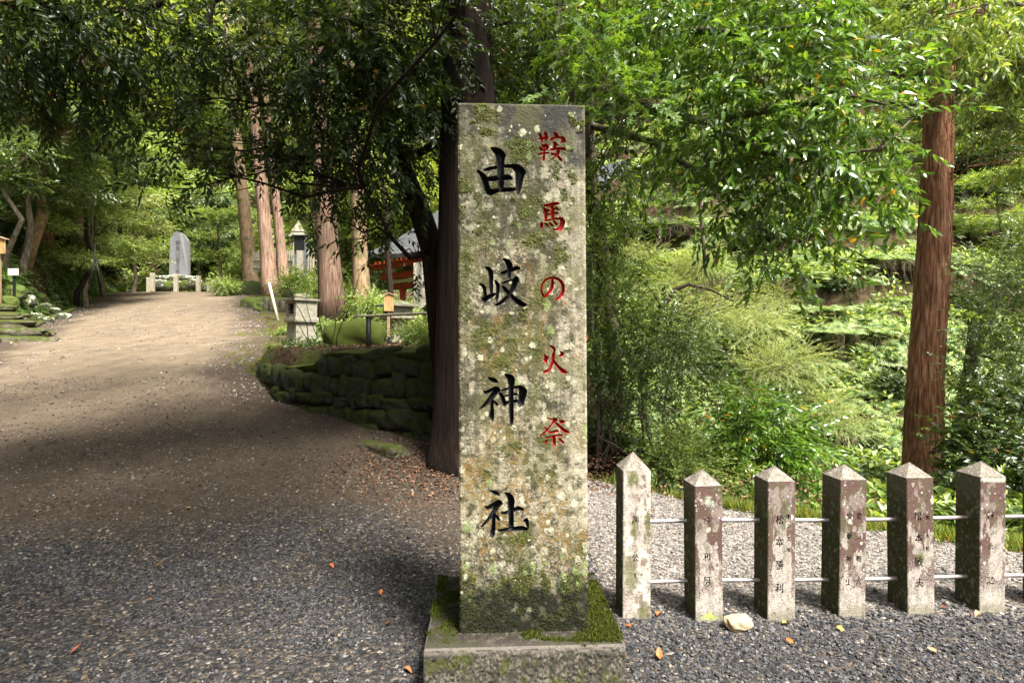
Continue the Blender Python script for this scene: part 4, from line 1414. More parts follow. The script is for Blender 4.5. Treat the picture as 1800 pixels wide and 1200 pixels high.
# hanging shrubs on the bank right beside the pillar
bush_spec = [
    ('bank_shrub', 'fine-leaved dark green shrub hanging beside the right edge of the pillar', (.95, 6.5), [(1065, 450, 6.4, .42, 150), (1075, 560, 6.4, .45, 170), (1060, 350, 6.5, .4, 110), (1105, 500, 6.6, .35, 90)], SPR_SML, 'bright_leaf'),
    ('bank_shrub', 'grey-green small-leaved shrub sprawling over the bank between pillar and slope', (1.6, 6.6), [(1130, 600, 6.5, .5, 230), (1190, 590, 6.7, .45, 180), (1120, 690, 6.4, .4, 150), (1210, 650, 6.6, .35, 110), (1080, 660, 6.3, .35, 130)], SPR_SML, 'olive_leaf'),
    ('round_leaf_shrub', 'glossy dark laurel-like shrub rounded above the second and third posts', (2.85, 6.6), [(1350, 760, 6.3, .38, 130), (1320, 715, 6.4, .28, 80), (1390, 800, 6.2, .35, 110), (1340, 830, 6.1, .35, 100), (1300, 780, 6.2, .25, 60)], SPR_MID, 'glossy_leaf'),
    ('low_shrub', 'bright green bushy plant behind the first two posts', (2.0, 6.0), [(1210, 820, 5.9, .3, 120), (1180, 790, 6.0, .28, 100), (1250, 850, 5.8, .28, 100), (1160, 830, 5.8, .22, 70), (1280, 830, 5.9, .2, 60)], SPR_SML, 'bright_leaf'),
    ('broadleaf_bush', 'dark grey-green broadleaf bush behind the last posts at the right edge', (5.9, 6.8), [(1740, 800, 6.4, .45, 200), (1800, 760, 6.6, .5, 220), (1700, 760, 6.6, .38, 130), (1760, 700, 6.8, .42, 160), (1830, 840, 6.3, .4, 150), (1690, 830, 6.3, .25, 70)], SPR_ROUND, 'dark_leaf'),
    ('pale_bush', 'pale leaf-dotted bush at the right edge above the broken stump', (6.8, 8.2), [(1760, 480, 7.8, .55, 230), (1810, 540, 7.8, .5, 200), (1740, 560, 7.6, .42, 150), (1790, 620, 7.5, .5, 180), (1730, 650, 7.4, .4, 130), (1820, 430, 8, .45, 150)], SPR_SML, 'olive_leaf'),
]
for nm_, lab, (bx, by), cs, sprs, lm in bush_spec:
    bz = float(G(bx, by)) - .05
    b0 = np.array([bx, by, bz])
    tr = []
    for c in cs[:3]:
        tr.append((bez(b0, at(c[0], c[1] + 20, c[2]), 6, .03, .08), np.linspace(.03, .008, 6)))
    leafy(nm_, lab, 'shrub', b0, tr, [cl(*q, .85) for q in cs], sprs, MAT[lm], MAT['grey_bark'], limb_r=.01, flute=.02, seg=7, parent_names=('stem', 'foliage'), scale=(.7, 1.1))

# feathery yellow-green bushes on the slope (copies of one plant)
def plant(name, label, cat, rr, nclus, per, sprs, lm, flat=.7, group=None, h=1.0, scale=(.8, 1.3), stem=.02, down=.1):
    cs = []
    for _ in range(nclus):
        v = rdir(1)[0]
        v[2] = abs(v[2])
        cs.append((np.array([v[0] * rr * .65, v[1] * rr * .65, .25 * h + v[2] * rr * .8 * flat]), (rr * .5, rr * .5, rr * .4 * flat), per))
    trs = [(bez((0, 0, -.1), c[0], 5, .04, .1), np.linspace(stem, stem * .3, 5)) for c in cs[:4]]
    return leafy(name, label, cat, (0, 0, 0), trs, cs, sprs, MAT[lm], MAT['grey_bark'], group, limb_r=stem * .5, twigs=False, flute=.02, seg=6, parent_names=('stem', 'foliage'), scale=scale, down=down)


def put(proto, used, loc, rz, sc, label=None, tilt=0.0):
    o = proto if not used else copy_tree(proto)
    o.location = tuple(float(v) for v in loc)
    o.rotation_euler = (tilt, 0, rz)
    o.scale = (sc,) * 3 if not hasattr(sc, '__len__') else sc
    if label: o['label'] = label
    return o


feather = plant('feathery_bush', '', 'bush', 1.0, 12, 60, SPR_FINE, 'pale_leaf', .8, 'feathery bushes on the slope', scale=(.8, 1.4), down=-.1)
FB = [((1180, 540), 1.0, 'feathery yellow-green bush on the slope just right of the bank shrub'),
      ((1290, 610), 1.25, 'largest feathery pale bush in the middle of the slope'),
      ((1400, 690), 1.1, 'feathery pale bush low on the slope above the glossy laurel shrub'),
      ((1230, 490), .9, 'feathery yellowish bush under the bare earth patch'),
      ((1340, 560), .8, 'feathery bush tucked under the tip of the glossy branch'),
      ((1450, 760), .8, 'feathery bush at the foot of the slope above the fourth post'),
      ((1130, 470), .8, 'small feathery bush high beside the pillar')]
for i, ((px, py), sc, lab) in enumerate(FB):
    p = ground_pt(px, py, 7)
    put(feather, i > 0, p - [0, 0, .1], i * 1.3, sc, lab)

# ------------------------------------------------------------------ ferns
def fern_tmpl(seed, nf=7, L=.6, np_=13):
    r_ = np.random.default_rng(seed)
    V, Q, T = [], [], []
    n = 0
    for f in range(nf):
        az = f / nf * 2 * np.pi + r_.normal(0, .25)
        ln = L * r_.uniform(.7, 1.15)
        rise = r_.uniform(.45, .9)
        t = np.linspace(.12, 1, np_)
        rad = ln * t
        z = ln * (rise * t - .75 * rise * t ** 2.2)
        ca, sa = math.cos(az), math.sin(az)
        for i in range(np_ - 1):
            w = ln * .30 * math.sin(math.pi * min(1, (t[i] + .08))) ** .7 + .012
            dt = (rad[i + 1] - rad[i]) * .8
            for s_ in (-1, 1):
                b0 = (rad[i], 0, z[i])
                b1 = (rad[i] + dt, 0, z[i + 1] * .8 + z[i] * .2)
                tip = (rad[i] + w * .45, s_ * w, z[i] - w * .18)
                for p in (b0, b1, tip):
                    V.append((p[0] * ca - p[1] * sa, p[0] * sa + p[1] * ca, p[2]))
                T.append((n, n + 1, n + 2) if s_ > 0 else (n, n + 2, n + 1))
                n += 3
    return np.array(V), np.zeros((0, 4), int), np.array(T)


def scatter(n, xr, yr, ok, tm, name, label, cat, mat, scale=(.7, 1.4), sink=.02, tiltn=.25, dz=0.0):
    x, y = rng.uniform(*xr, n), rng.uniform(*yr, n)
    m = ok(x, y) & (np.abs(x) < y * 1.05 + 2)
    x, y = x[m], y[m]
    e = .15
    z = G(x, y)
    gxn = (G(x + e, y) - z) / e
    gyn = (G(x, y + e) - z) / e
    sl = np.hypot(gxn, gyn)
    m = (sl < (4.5 if xr[1] <= -4 else 2.2))
    x, y, z, gxn, gyn = x[m], y[m], z[m], gxn[m], gyn[m]
    k = len(x)
    up = np.stack([-gxn * .55, -gyn * .55, np.ones(k)], -1) + rng.normal(0, tiltn * .5, (k, 3))
    az = rng.random(k) * 6.28
    d = np.stack([np.cos(az), np.sin(az), np.zeros(k)], -1)
    up /= np.linalg.norm(up, axis=1)[:, None]
    d = d - up * (d * up).sum(1)[:, None]
    M = frames(d, up=up, scale=rng.uniform(*scale, k))
    g = Geo()
    which = rng.integers(0, len(tm), k)
    pos = np.stack([x, y, z - sink + dz], -1)
    for q in range(len(tm)):
        mm_ = which == q
        if mm_.any(): stamp(g, tm[q], M[mm_], pos[mm_])
    o = g.obj(name, mat)
    tag(o, label, cat, kind='stuff')
    return k


FERN = [fern_tmpl(s) for s in range(4)]
nz_ = lambda x, y, s, sc=.5: fbm(x * sc, y * sc, s, 3)
scatter(17000, (2.2, 34), (8.5, 36), lambda x, y: (hill_z(x, y) > -.9) & (nz_(x, y, 201) > .36) & (y < 36), FERN, 'fern_slope', 'pale green ferns carpeting the slope behind the posts', 'ferns', MAT['fern'], (.42, .95))
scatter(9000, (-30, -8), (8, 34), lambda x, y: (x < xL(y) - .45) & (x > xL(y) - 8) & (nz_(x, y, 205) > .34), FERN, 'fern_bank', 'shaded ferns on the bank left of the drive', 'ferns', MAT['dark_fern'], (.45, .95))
# leafy ground cover: little clumps of leaves
CLUMP = []
for s in range(3):
    r_ = np.random.default_rng(s)
    parts = []
    for i in range(14):
        a = r_.random() * 6.28
        e = r_.uniform(.1, .9)
        dd_ = np.array([[math.cos(a) * math.cos(e), math.sin(a) * math.cos(e), math.sin(e)]])
        parts.append(xform(rhomb(.10, .05), frames(dd_, roll=r_.normal(0, .6, 1))[0], np.array([r_.normal(0, .1), r_.normal(0, .1), r_.uniform(.0, .16)])))
    CLUMP.append(merge_t(parts))
scatter(30000, (1.0, 36), (5.6, 38), lambda x, y: ((x > xR(y) + .5) & (x > 2.0)) & (nz_(x, y, 211) > .34), CLUMP, 'slope_undergrowth', 'mixed leafy undergrowth over the right-hand slope', 'undergrowth', MAT['bright_leaf'], (.7, 1.8))
scatter(7000, (.2, 9), (5.2, 11), lambda x, y: (x > xR(y) + .9 - .0 * x) & (nz_(x, y, 214) > .36), CLUMP, 'verge_undergrowth', 'leafy plants filling the dip behind the lane', 'undergrowth', MAT['olive_leaf'], (.6, 1.5))
scatter(20000, (-34, -8), (8, 38), lambda x, y: (x < xL(y) - .6) & (nz_(x, y, 215) > .36), CLUMP, 'bank_undergrowth', 'dark leafy undergrowth on the bank left of the drive', 'undergrowth', MAT['olive_leaf'], (.6, 1.6))
scatter(9000, (-16, 2), (9, 38), lambda x, y: (x > xR(y) + .5) & (x < 1.8) & (nz_(x, y, 216) > .47), CLUMP, 'terrace_undergrowth', 'low leafy plants on the ground of the upper terrace', 'undergrowth', MAT['olive_leaf'], (.5, 1.2))
scatter(5000, (-40, 20), (36, 60), lambda x, y: (nz_(x, y, 219) > .3), CLUMP, 'far_undergrowth', 'green undergrowth on the far hillside', 'undergrowth', MAT['bright_leaf'], (2.2, 5.0))
BLADE = []
for s in range(3):
    r_ = np.random.default_rng(70 + s)
    V, T = [], []
    for i in range(7):
        a = r_.random() * 6.28
        h = r_.uniform(.5, 1)
        ln = r_.uniform(.2, .6)
        bx, by = r_.normal(0, .25, 2)
        ca, sa = math.cos(a), math.sin(a)
        V += [(bx - sa * .05, by + ca * .05, 0), (bx + sa * .05, by - ca * .05, 0), (bx + ca * ln, by + sa * ln, h)]
        T.append((3 * i, 3 * i + 1, 3 * i + 2))
    BLADE.append((np.array(V), np.zeros((0, 4), int), np.array(T)))
scatter(52000, (.8, 8), (2.6, 6.6), lambda x, y: (x > xR(y) - .05 + (fbm(x * 3, y * 3, 7) - .5) * .5) & (x < xR(y) + 3.2) & (rng.random(len(x)) < .25 + sstep(1.2, 2.2, x)) & (nz_(x, y, 221, 2) > .28), BLADE, 'verge_grass', 'sunlit yellow-green grass along the far side of the lane', 'grass', MAT['grass'], (.07, .20))
scatter(60000, (-15, -4), (9.2, 26), lambda x, y: (x > xR(y) - .5 + (nz_(x, y, 9, 1.5) - .5) * 1.6) & (x < xR(y) + 2.6) & (nz_(x, y, 223, 1.2) > .46), BLADE, 'terrace_grass', 'mossy grass along the right side of the upper drive', 'grass', MAT['grass'], (.04, .09))
scatter(22000, (-16, -8), (8, 20), lambda x, y: (x < xL(y) - .32) & (x > xL(y) - 1.4) & (nz_(x, y, 225, 1.5) > .42), BLADE, 'kerb_grass', 'grass and weeds along the kerb left of the drive', 'grass', MAT['grass'], (.05, .11))

# leaf litter around the cedar foot and the bank
LIT = [leaf(.055, .03, s_ * .5, .4) for s_ in (.4, -.4, .9)]


def litter(n, xr, yr, ok, name, label, zf, sc=(.6, 1.2)):
    x, y = rng.uniform(*xr, n), rng.uniform(*yr, n)
    m = ok(x, y) & ~blocked(x, y)
    x, y = x[m], y[m]
    z = zf(x, y)
    k = len(x)
    up = np.stack([rng.normal(0, .3, k), rng.normal(0, .3, k), np.ones(k)], -1)
    az = rng.random(k) * 6.28
    d = np.stack([np.cos(az), np.sin(az), rng.normal(0, .2, k)], -1)
    M = frames(d, up=up, scale=rng.uniform(*sc, k))
    g = Geo()
    w = rng.integers(0, 3, k)
    pos = np.stack([x, y, z + .012], -1)
    for q in range(3):
        stamp(g, LIT[q], M[w == q], pos[w == q])
    tag(g.obj(name, MAT['litter']), label, 'leaf litter', kind='stuff')


litter(9000, (-2.0, 1.6), (4.7, 7.4), lambda x, y: rng.random(len(x)) < np.clip(1.25 - np.hypot((x + .5) / 1.5, (y - 6.0) / 1.0), 0, 1), 'leaf_litter', 'brown fallen leaves heaped round the foot of the dark cedar', lambda x, y: np.maximum(G(x, y), path_z(y)), (.4, .85))
litter(2200, (.4, 3.5), (4.9, 6.6), lambda x, y: (x > xR(y) - .6) & (nz_(x, y, 230, 2) > .42), 'bank_litter', 'fallen leaves at the far edge of the lane behind the posts', lambda x, y: np.maximum(G(x, y), path_z(y)), (.4, .85))
litter(2600, (-9, 5), (1.6, 8), lambda x, y: (x < xR(y)) & (rng.random(len(x)) < .10), 'stray_leaves', 'tiny stray brown leaf scraps scattered over the drive', road_z, (.25, .6))
litter(9000, (-8, 2), (7.2, 16), lambda x, y: (x > xR(y) + .3) & (nz_(x, y, 232, 1) > .5), 'terrace_litter', 'dry leaves on the terrace above the stone wall', G, (.6, 1.4))
litter(7000, (-26, -9), (8, 30), lambda x, y: (x < xL(y) - .8) & (nz_(x, y, 233, .8) > .5), 'slope_litter', 'brown leaf litter on the shaded left bank', G, (1, 2.4))
# ================================================================== OTHER TREES
def trunk_pts(base, H, lean=(0, 0), r0=.4, r1=.1, n=10, flare=1.3, wob=.01):
    t = np.linspace(0, 1, n) ** 1.15
    P = np.array(base) + np.stack([lean[0] * t, lean[1] * t, H * t - .3], -1)
    P[2:] += rng.normal(0, wob * H * .1, (n - 2, 3)) * [1, 1, 0]
    r = r0 + (r1 - r0) * t
    r[0] *= flare
    r[1] *= 1 + (flare - 1) * .35
    return P, r


def cedar_crown(base, H, z0, rmax, n, per):
    cs = []
    for i in range(n):
        z = z0 + (H - z0) * (i + .5) / n
        a = i * 2.4
        k = (1 - (z - z0) / (H - z0) * .8)
        rr = rmax * k * rng.uniform(.5, 1)
        cs.append((np.array(base) + [math.cos(a) * rr, math.sin(a) * rr, z], (rmax * .42, rmax * .42, .35), per))
    return cs


SPR_NEEDF = [spray(26, .9, rhomb(.17, .022), 40, .6, 80 + s, .3) for s in range(2)]
# big red-barked cedar behind the fifth post
cb = np.array([at(1622, 600, 8.2)[0], 8.2, -.75])
P_, r_c = trunk_pts(cb, 14, (.78, .2), .30, .13, 16, 1.12)
P_[:, 0] = cb[0] + np.interp(P_[:, 2], [-1, 0, 3.5, 6.5, 14], [0, .02, .24, .38, .7])
r_c = np.interp(P_[:, 2], [-1.2, -.6, .5, 3.5, 6.5, 14], [.33, .275, .245, .205, .17, .09])
cs = cedar_crown(cb + [.4, 0, 0], 14, 7.8, 2.4, 16, 30)
for (px, py, d, r, n) in [(1700, 30, 7.4, .5, 34), (1760, 60, 7.2, .55, 40), (1790, 130, 7.2, .45, 30), (1650, 20, 7.6, .35, 20), (1740, 110, 7.2, .35, 22), (1790, 20, 7.0, .5, 36), (1770, 210, 7.4, .35, 18), (1700, 90, 7.6, .25, 12), (1800, 270, 7.6, .3, 14), (1730, 170, 7.9, .25, 10)]:
    cs.append(cl(px, py, d, r, int(n * 1.1), .7))
c_limbs = [tuple(p) for p in P_[6:]]
lim = [([at(1655, 115, 8.2), at(1690, 105, 7.9), at(1725, 102, 7.6)], [.05, .035, .02]), ([at(1660, -30, 8.2), at(1720, 20, 7.6), at(1770, 60, 7.3), at(1800, 130, 7.2)], [.07, .05, .035, .02]),
       ([at(1770, 60, 7.3), at(1740, 110, 7.2), at(1722, 140, 7.2)], [.03, .02, .01])]
for L, _r in lim: c_limbs += [tuple(p) for p in L[1:]]
big_cedar = leafy('cedar_tree', 'tall straight red-barked cedar rising behind the fifth stone post', 'tree', cb, [(P_, r_c)] + [(a, b_) for a, b_ in lim], cs, SPR_NEED, MAT['needle'], MAT['cedar_bark'],
      limb_from=c_limbs, seg=32, flute=.07, limb_r=.02, scale=(.9, 1.5), down=.7)
# fibrous strips peeling off its bark (part)
g = Geo()
STRIP = (np.array([[0, -.5, 0], [0, .5, 0], [.5, -.4, .015], [.5, .45, .02], [1, -.1, .10], [1, .15, .11]]), np.array([(0, 2, 3, 1), (2, 4, 5, 3)]), np.zeros((0, 4), int)[:, :3])
n = 1500
zz = rng.uniform(-.6, 6.2, n)
aa = rng.random(n) * 6.28
rr_s = np.interp(zz, P_[:, 2], r_c) * 1.0
xc, yc = np.interp(zz, P_[:, 2], P_[:, 0]), np.interp(zz, P_[:, 2], P_[:, 1])
nrm_ = np.stack([np.cos(aa), np.sin(aa), np.zeros(n)], -1)
ax = np.stack([rng.normal(0, .05, n), rng.normal(0, .05, n), np.where(rng.random(n) < .75, -1.0, 1.0)], -1)
M = frames(ax, up=nrm_)
ln = rng.uniform(.08, .38, n)
M = M * np.stack([ln, rng.uniform(.008, .028, n), ln * .8 * rng.uniform(.1, .6, n)], -1)[:, None, :]
stamp(g, STRIP, M, np.stack([xc, yc, zz], -1) + nrm_ * (rr_s * 1.015)[:, None])
o = g.obj('peeling_bark', MAT['cedar_bark'], big_cedar)
o['kind'] = 'stuff'
# overhanging bright broadleaf branch at the top right
bb = np.array([7.6, 7.4, float(G(7.6, 7.4))])
leafy('broadleaf_tree', 'broadleaf tree dipping bright leafy twigs in at the top right corner', 'tree', bb,
      [(np.vstack([bez(bb, bb + [-.3, -.5, 4.2], 8, 0, .03), bb + [-.5, -1.0, 5.4], bb + [-.9, -1.3, 7.5]]), [.13, .12, .115, .11, .105, .10, .09, .085, .07, .03]), (bez(bb + [-.5, -1.0, 5.4], at(1720, 10, 5.0), 7, .07, .04), [.05, .045, .04, .032, .025, .018, .012]), (bez(at(1720, 10, 5.0), at(1650, 30, 4.9), 4, 0, .03), [.012, .01, .008, .005])],
      [cl(*q, .6) for q in [(1660, 20, 4.9, .28, 34), (1620, 35, 4.9, .16, 12), (1700, 60, 5.0, .2, 14), (1740, 30, 5.0, .3, 26), (1680, 90, 5.0, .07, 6), (1790, 20, 5.1, .3, 20), (1770, 75, 5.1, .08, 4), (1720, -40, 5.0, .4, 40), (1620, -30, 4.9, .3, 24)]] + [(bb + [rng.normal(-.8, .9), rng.normal(-1.2, .9), rng.uniform(5.6, 8)], (.8, .8, .5), 45) for _ in range(14)],
      SPR_BIG, MAT['bright_leaf'], MAT['grey_bark'], limb_from=[tuple(bb + [-.5, -1.0, 5.4]), tuple(bb + [-.8, -1.2, 7.0]), tuple(at(1720, 10, 5.0)), tuple(at(1650, 30, 4.9))], limb_r=.01, scale=(.7, 1.0), flute=.04, seg=8)
# broken dead trunk
g = Geo()
db = on_ground(1693, 8.6, .2)
pts = [db, at(1690, 760, 8.5), at(1700, 690, 8.4), at(1708, 640, 8.4), at(1713, 590, 8.4), at(1714, 566, 8.4)]
st_ = thing('dead_trunk', 'broken pale dead trunk with a ragged top right of the red cedar', 'dead trunk', db)
g.tube(pts, [.15, .135, .12, .105, .095, .085], 14, flute=.18)
for i in range(9):
    a = i * .7
    p = pts[-1] + np.array([math.cos(a) * .075, math.sin(a) * .075, -.05])
    g.tube([p, p + [math.cos(a) * .01, 0, rng.uniform(.06, .16)]], [.022, .004], 5)
g.obj('trunk', MAT['grey_bark'], st_, True)
g = Geo()
g.tube([at(1705, 622, 8.4), at(1740, 628, 8.2), at(1765, 650, 8.1), at(1780, 690, 8.0)], [.022, .018, .012, .006], 6)
g.obj('branch', MAT['dark_bark'], st_, True)

# pinkish trunks at the top of the drive
for (px0, py0, px1, w, d, lab, mt_, sd) in [
    (445, 470, 430, 25, 31, 'leftmost mossy olive-brown cedar trunk of the three at the head of the drive', 'mossy_bark', 1),
    (478, 503, 464, 26, 26, 'middle and thickest pale pink cedar trunk at the head of the drive', 'pink_bark', 2),
    (503, 498, 488, 19, 26.5, 'slim right-hand pink cedar trunk of the three at the head of the drive', 'pink_bark', 3),
    (588, 552, 578, 42, 17.5, 'stout reddish cedar trunk with flared foot behind the box lantern', 'brown_bark', 4),
    (640, 545, 632, 30, 19, 'shaded brown cedar trunk between the box lantern and the roofed stone lantern', 'mossy_bark', 5),
    (694, 590, 672, 11, 14.0, 'thin dark trunk behind the small wooden signboard', 'dark_bark', 6)]:
    bz = on_ground(px0, d)
    r0_ = w / F_PX * d / 2
    H = 16 if w > 15 else 7
    P_, rr = trunk_pts(bz, H, ((px1 - px0) / F_PX * d * H / (150 / F_PX * d), 0) if w > 15 else (-.5, 0), r0_, r0_ * .35, 12, 1.35)
    leafy('cedar_tree' if w > 15 else 'slender_tree', lab, 'tree', bz, [(P_, rr)], cedar_crown(bz + [(px1 - px0) * .02, 0, 0], H, H * .52, 2.2 if w > 15 else 1.0, 12, 20), SPR_NEEDF if w > 15 else SPR_SML, MAT['needle' if w > 15 else 'olive_leaf'], MAT[mt_], flute=.08, seg=16, limb_r=.03, twigs=False, scale=(1, 1.6))

# ------------------------------------------------------------------ templates for forest trees
LEAFN = {}


def forest_proto(kind, r0=.16, H=9, seed=0):
    """a whole tree at the origin"""
    P_, rr = trunk_pts((0, 0, 0), H * .9, (rng.normal(0, .5), rng.normal(0, .5)), r0, r0 * .3, 9, 1.3, .15)
    cs = []
    if kind == 'layered':
        for i in range(22):
            z = H * rng.uniform(.32, 1.0)
            a = rng.random() * 6.28
            rr_ = rng.uniform(.3, 1) * H * .36 * (1.15 - abs(z / H - .6))
            cs.append((np.array([math.cos(a) * rr_, math.sin(a) * rr_, z]), (H * .13, H * .13, H * .015), 95))
        lf, mt_, out, down, sc = [spray(7, .42, rhomb(.18, .085), 60, .1, 90 + s, .9) for s in range(3)], 'bright_leaf', .8, .05, (.8, 1.4)
    elif kind == 'round':
        for i in range(26):
            v = rdir(1)[0]
            cs.append((np.array([v[0] * H * .27, v[1] * H * .27, H * .68 + v[2] * H * .3]), (H * .11, H * .11, H * .07), 95))
        lf, mt_, out, down, sc = [spray(8, .42, rhomb(.19, .08), 60, .3, 93 + s, .4) for s in range(3)], 'olive_leaf', .8, .2, (.8, 1.4)
    elif kind == 'conifer':
        for i in range(34):
            z = H * (.22 + .78 * (i + .5) / 34)
            a = i * 2.4
            k = (1 - (z / H)) * .9 + .12
            cs.append((np.array([math.cos(a) * H * .17 * k, math.sin(a) * H * .17 * k, z]), (H * .12 * k + .2, H * .12 * k + .2, H * .025), 80))
        lf, mt_, out, down, sc = [spray(20, .7, rhomb(.16, .022), 38, .5, 96 + s, .4) for s in range(2)], 'dark_fern', .9, .4, (.8, 1.5)
    t = leafy('forest_tree', '', 'tree', (0, 0, 0), [(P_, rr)], cs, lf, MAT[mt_], MAT['grey_bark'], limb_r=.025, twigs=False, out=out, down=down, scale=sc, flute=.1, seg=10)
    return t


protos = {}
SHADE = {'bright': 'bright_leaf', 'olive': 'olive_leaf', 'yellow': 'yellow_leaf', 'dark': 'dark_fern', 'pale': 'pale_leaf'}
var_mesh = {}


def forest(kind, tint, x, y, sc, name, label, group, rz=None, sink=.2, tilt=0.0):
    if kind not in protos:
        protos[kind] = [forest_proto(kind), False]
    pr, used = protos[kind]
    o = pr if not used else copy_tree(pr)
    protos[kind][1] = True
    o.name = name
    z = float(G(x, y)) - sink
    o.location = (x, y, z)
    o.rotation_euler = (tilt, 0, rng.random() * 6.28 if rz is None else rz)
    o.scale = (sc, sc, sc)
    o['label'] = label
    o['group'] = group
    want = MAT[SHADE[tint]]
    for ch in o.children:
        if ch.name.startswith('crown') and ch.data.materials[0] != want:
            key = (kind, tint)
            if key not in var_mesh:
                me = ch.data.copy()
                me.materials[0] = want
                var_mesh[key] = me
            ch.data = var_mesh[key]
    return o


for kd in ('layered', 'round', 'conifer'):
    protos[kd] = [forest_proto(kd), False]
LG = 'trees on the wooded bank left of the drive'
for i, (px, d, dx, w, mt_, lab) in enumerate([(8, 17.5, .5, 9, 'grey_bark', 'thin leaning trunk nearest the left edge of the wooded bank'), (40, 19.5, 1.9, 20, 'mossy_bark', 'mossy trunk leaning right, thickest of the far left bank'), (18, 21, .6, 12, 'grey_bark', 'slim pale-flecked trunk just behind the leaning mossy one'),
        (78, 23, .5, 24, 'cedar_bark', 'brown cedar trunk in the shade of the left bank'), (98, 25, .3, 16, 'dark_bark', 'almost black trunk in the shade of the left bank'), (122, 26, -.2, 26, 'mossy_bark', 'stout pale brown trunk furthest right in the left bank group'),
        (132, 22, .6, 8, 'dark_bark', 'thin dark trunk in front of the stout pale brown one')]):
    bz = on_ground(px, d)
    r0_ = w / F_PX * d / 2
    P_, rr = trunk_pts(bz, 11, (dx * 2.0, 0), r0_, r0_ * .4, 10, 1.3, .25)
    cs = []
    for q in range(11):
        a, z = rng.random() * 6.28, rng.uniform(5.2, 10.5)
        k_ = rng.uniform(.4, 2.2)
        cs.append((bz + [dx * 2 * z / 11 + math.cos(a) * k_, math.sin(a) * k_, z], (.9, .9, .15), 60))
    leafy('bank_tree', lab, 'tree', bz, [(P_, rr)], cs, [spray(7, .42, rhomb(.16, .075), 60, .1, 190 + s, .9) for s in range(2)], MAT['olive_leaf' if i % 2 else 'bright_leaf'], MAT[mt_], LG, flute=.1, seg=12, limb_r=.02, twigs=False, out=.8, down=.05)
LT = [  # px, depth, scale, kind, tint, label
    (-60, 17, .75, 'layered', 'olive', 'leaning slender tree at the far left edge of the wooded bank'),
    (35, 18.5, .8, 'layered', 'olive', 'tree with layered sprays above the wooden signboard'),
    (75, 23, 1.0, 'layered', 'olive', 'dark-trunked tree in the thick of the left bank'),
    (150, 22, .62, 'layered', 'bright', 'tree spreading pale flat sprays toward the monument'),
    (185, 27, .72, 'layered', 'pale', 'pale fan-branched tree left of the stone monument'),
    (120, 30, 1.1, 'round', 'olive', 'rounded tree high on the left bank'),
    (20, 28, 1.1, 'layered', 'bright', 'bright layered tree behind the far left trunks'),
    (235, 34, .8, 'layered', 'bright', 'low tree arching just behind the monument on its left'),
    (-20, 36, 1.4, 'round', 'olive', 'tall rounded tree at the upper left of the bank'),
    (200, 40, 1.3, 'round', 'bright', 'bright rounded tree above the monument'),
    (90, 44, 1.5, 'layered', 'yellow', 'yellowing tree high up on the far left hillside'),
    (-80, 50, 1.6, 'round', 'olive', 'olive tree at the top left corner of the hillside'),
    (285, 41, .9, 'layered', 'bright', 'slim tree directly behind the stone monument'),
    (350, 39, .75, 'round', 'olive', 'small rounded tree right behind the monument on its right'),
    (395, 36.5, .7, 'layered', 'bright', 'leaning grey-stemmed tree between the monument and the cedars'),
]
for (px, d, sc, kd, tn, lab) in LT:
    forest(kd, tn, (px - 900) / F_PX * d, d, sc, 'forest_tree', lab, LG)
BG = 'trees on the far hillside behind the drive'
BT = [(330, 50, 1.3, 'layered', 'yellow', 'sunlit yellow-green tree high above the monument'), (420, 48, 1.1, 'round', 'bright', 'bright tree behind the leftmost cedar trunk'), (480, 54, 1.4, 'layered', 'bright', 'tall light-green tree above the three pink cedars'),
      (540, 44, .9, 'round', 'olive', 'dense tree behind the black notice box'), (560, 38, .7, 'layered', 'bright', 'low bright maple-like tree right of the three cedars'), (620, 42, 1.0, 'round', 'bright', 'bright tree glimpsed behind the stout cedar'),
      (690, 36, .9, 'round', 'yellow', 'yellow-green tree showing above the shrine roof'), (740, 40, 1.1, 'layered', 'bright', 'light tree behind the shrine roof ridge'), (260, 56, 1.5, 'round', 'yellow', 'large yellowish tree on the skyline left of centre'),
      (400, 64, 1.7, 'layered', 'pale', 'pale crown near the skyline above the drive'), (560, 62, 1.6, 'round', 'bright', 'tall bright crown seen through the dark foliage'), (680, 56, 1.5, 'layered', 'yellow', 'yellowish crown seen through the oak leaves'), (150, 62, 1.7, 'round', 'olive', 'big olive crown on the left skyline'), (800, 50, 1.4, 'round', 'bright', 'bright crown just left of the pillar top'),
      (860, 40, 1.2, 'layered', 'bright', 'light green tree above the pillar'), (940, 46, 1.4, 'round', 'olive', 'olive tree above the pillar to the right'), (1010, 36, 1.0, 'round', 'bright', 'bright tree behind the maple twigs')]
for (px, d, sc, kd, tn, lab) in BT:
    forest(kd, tn, (px - 900) / F_PX * d, d, sc * 1.25, 'forest_tree', lab, BG)
RG = 'trees on the right-hand slope'
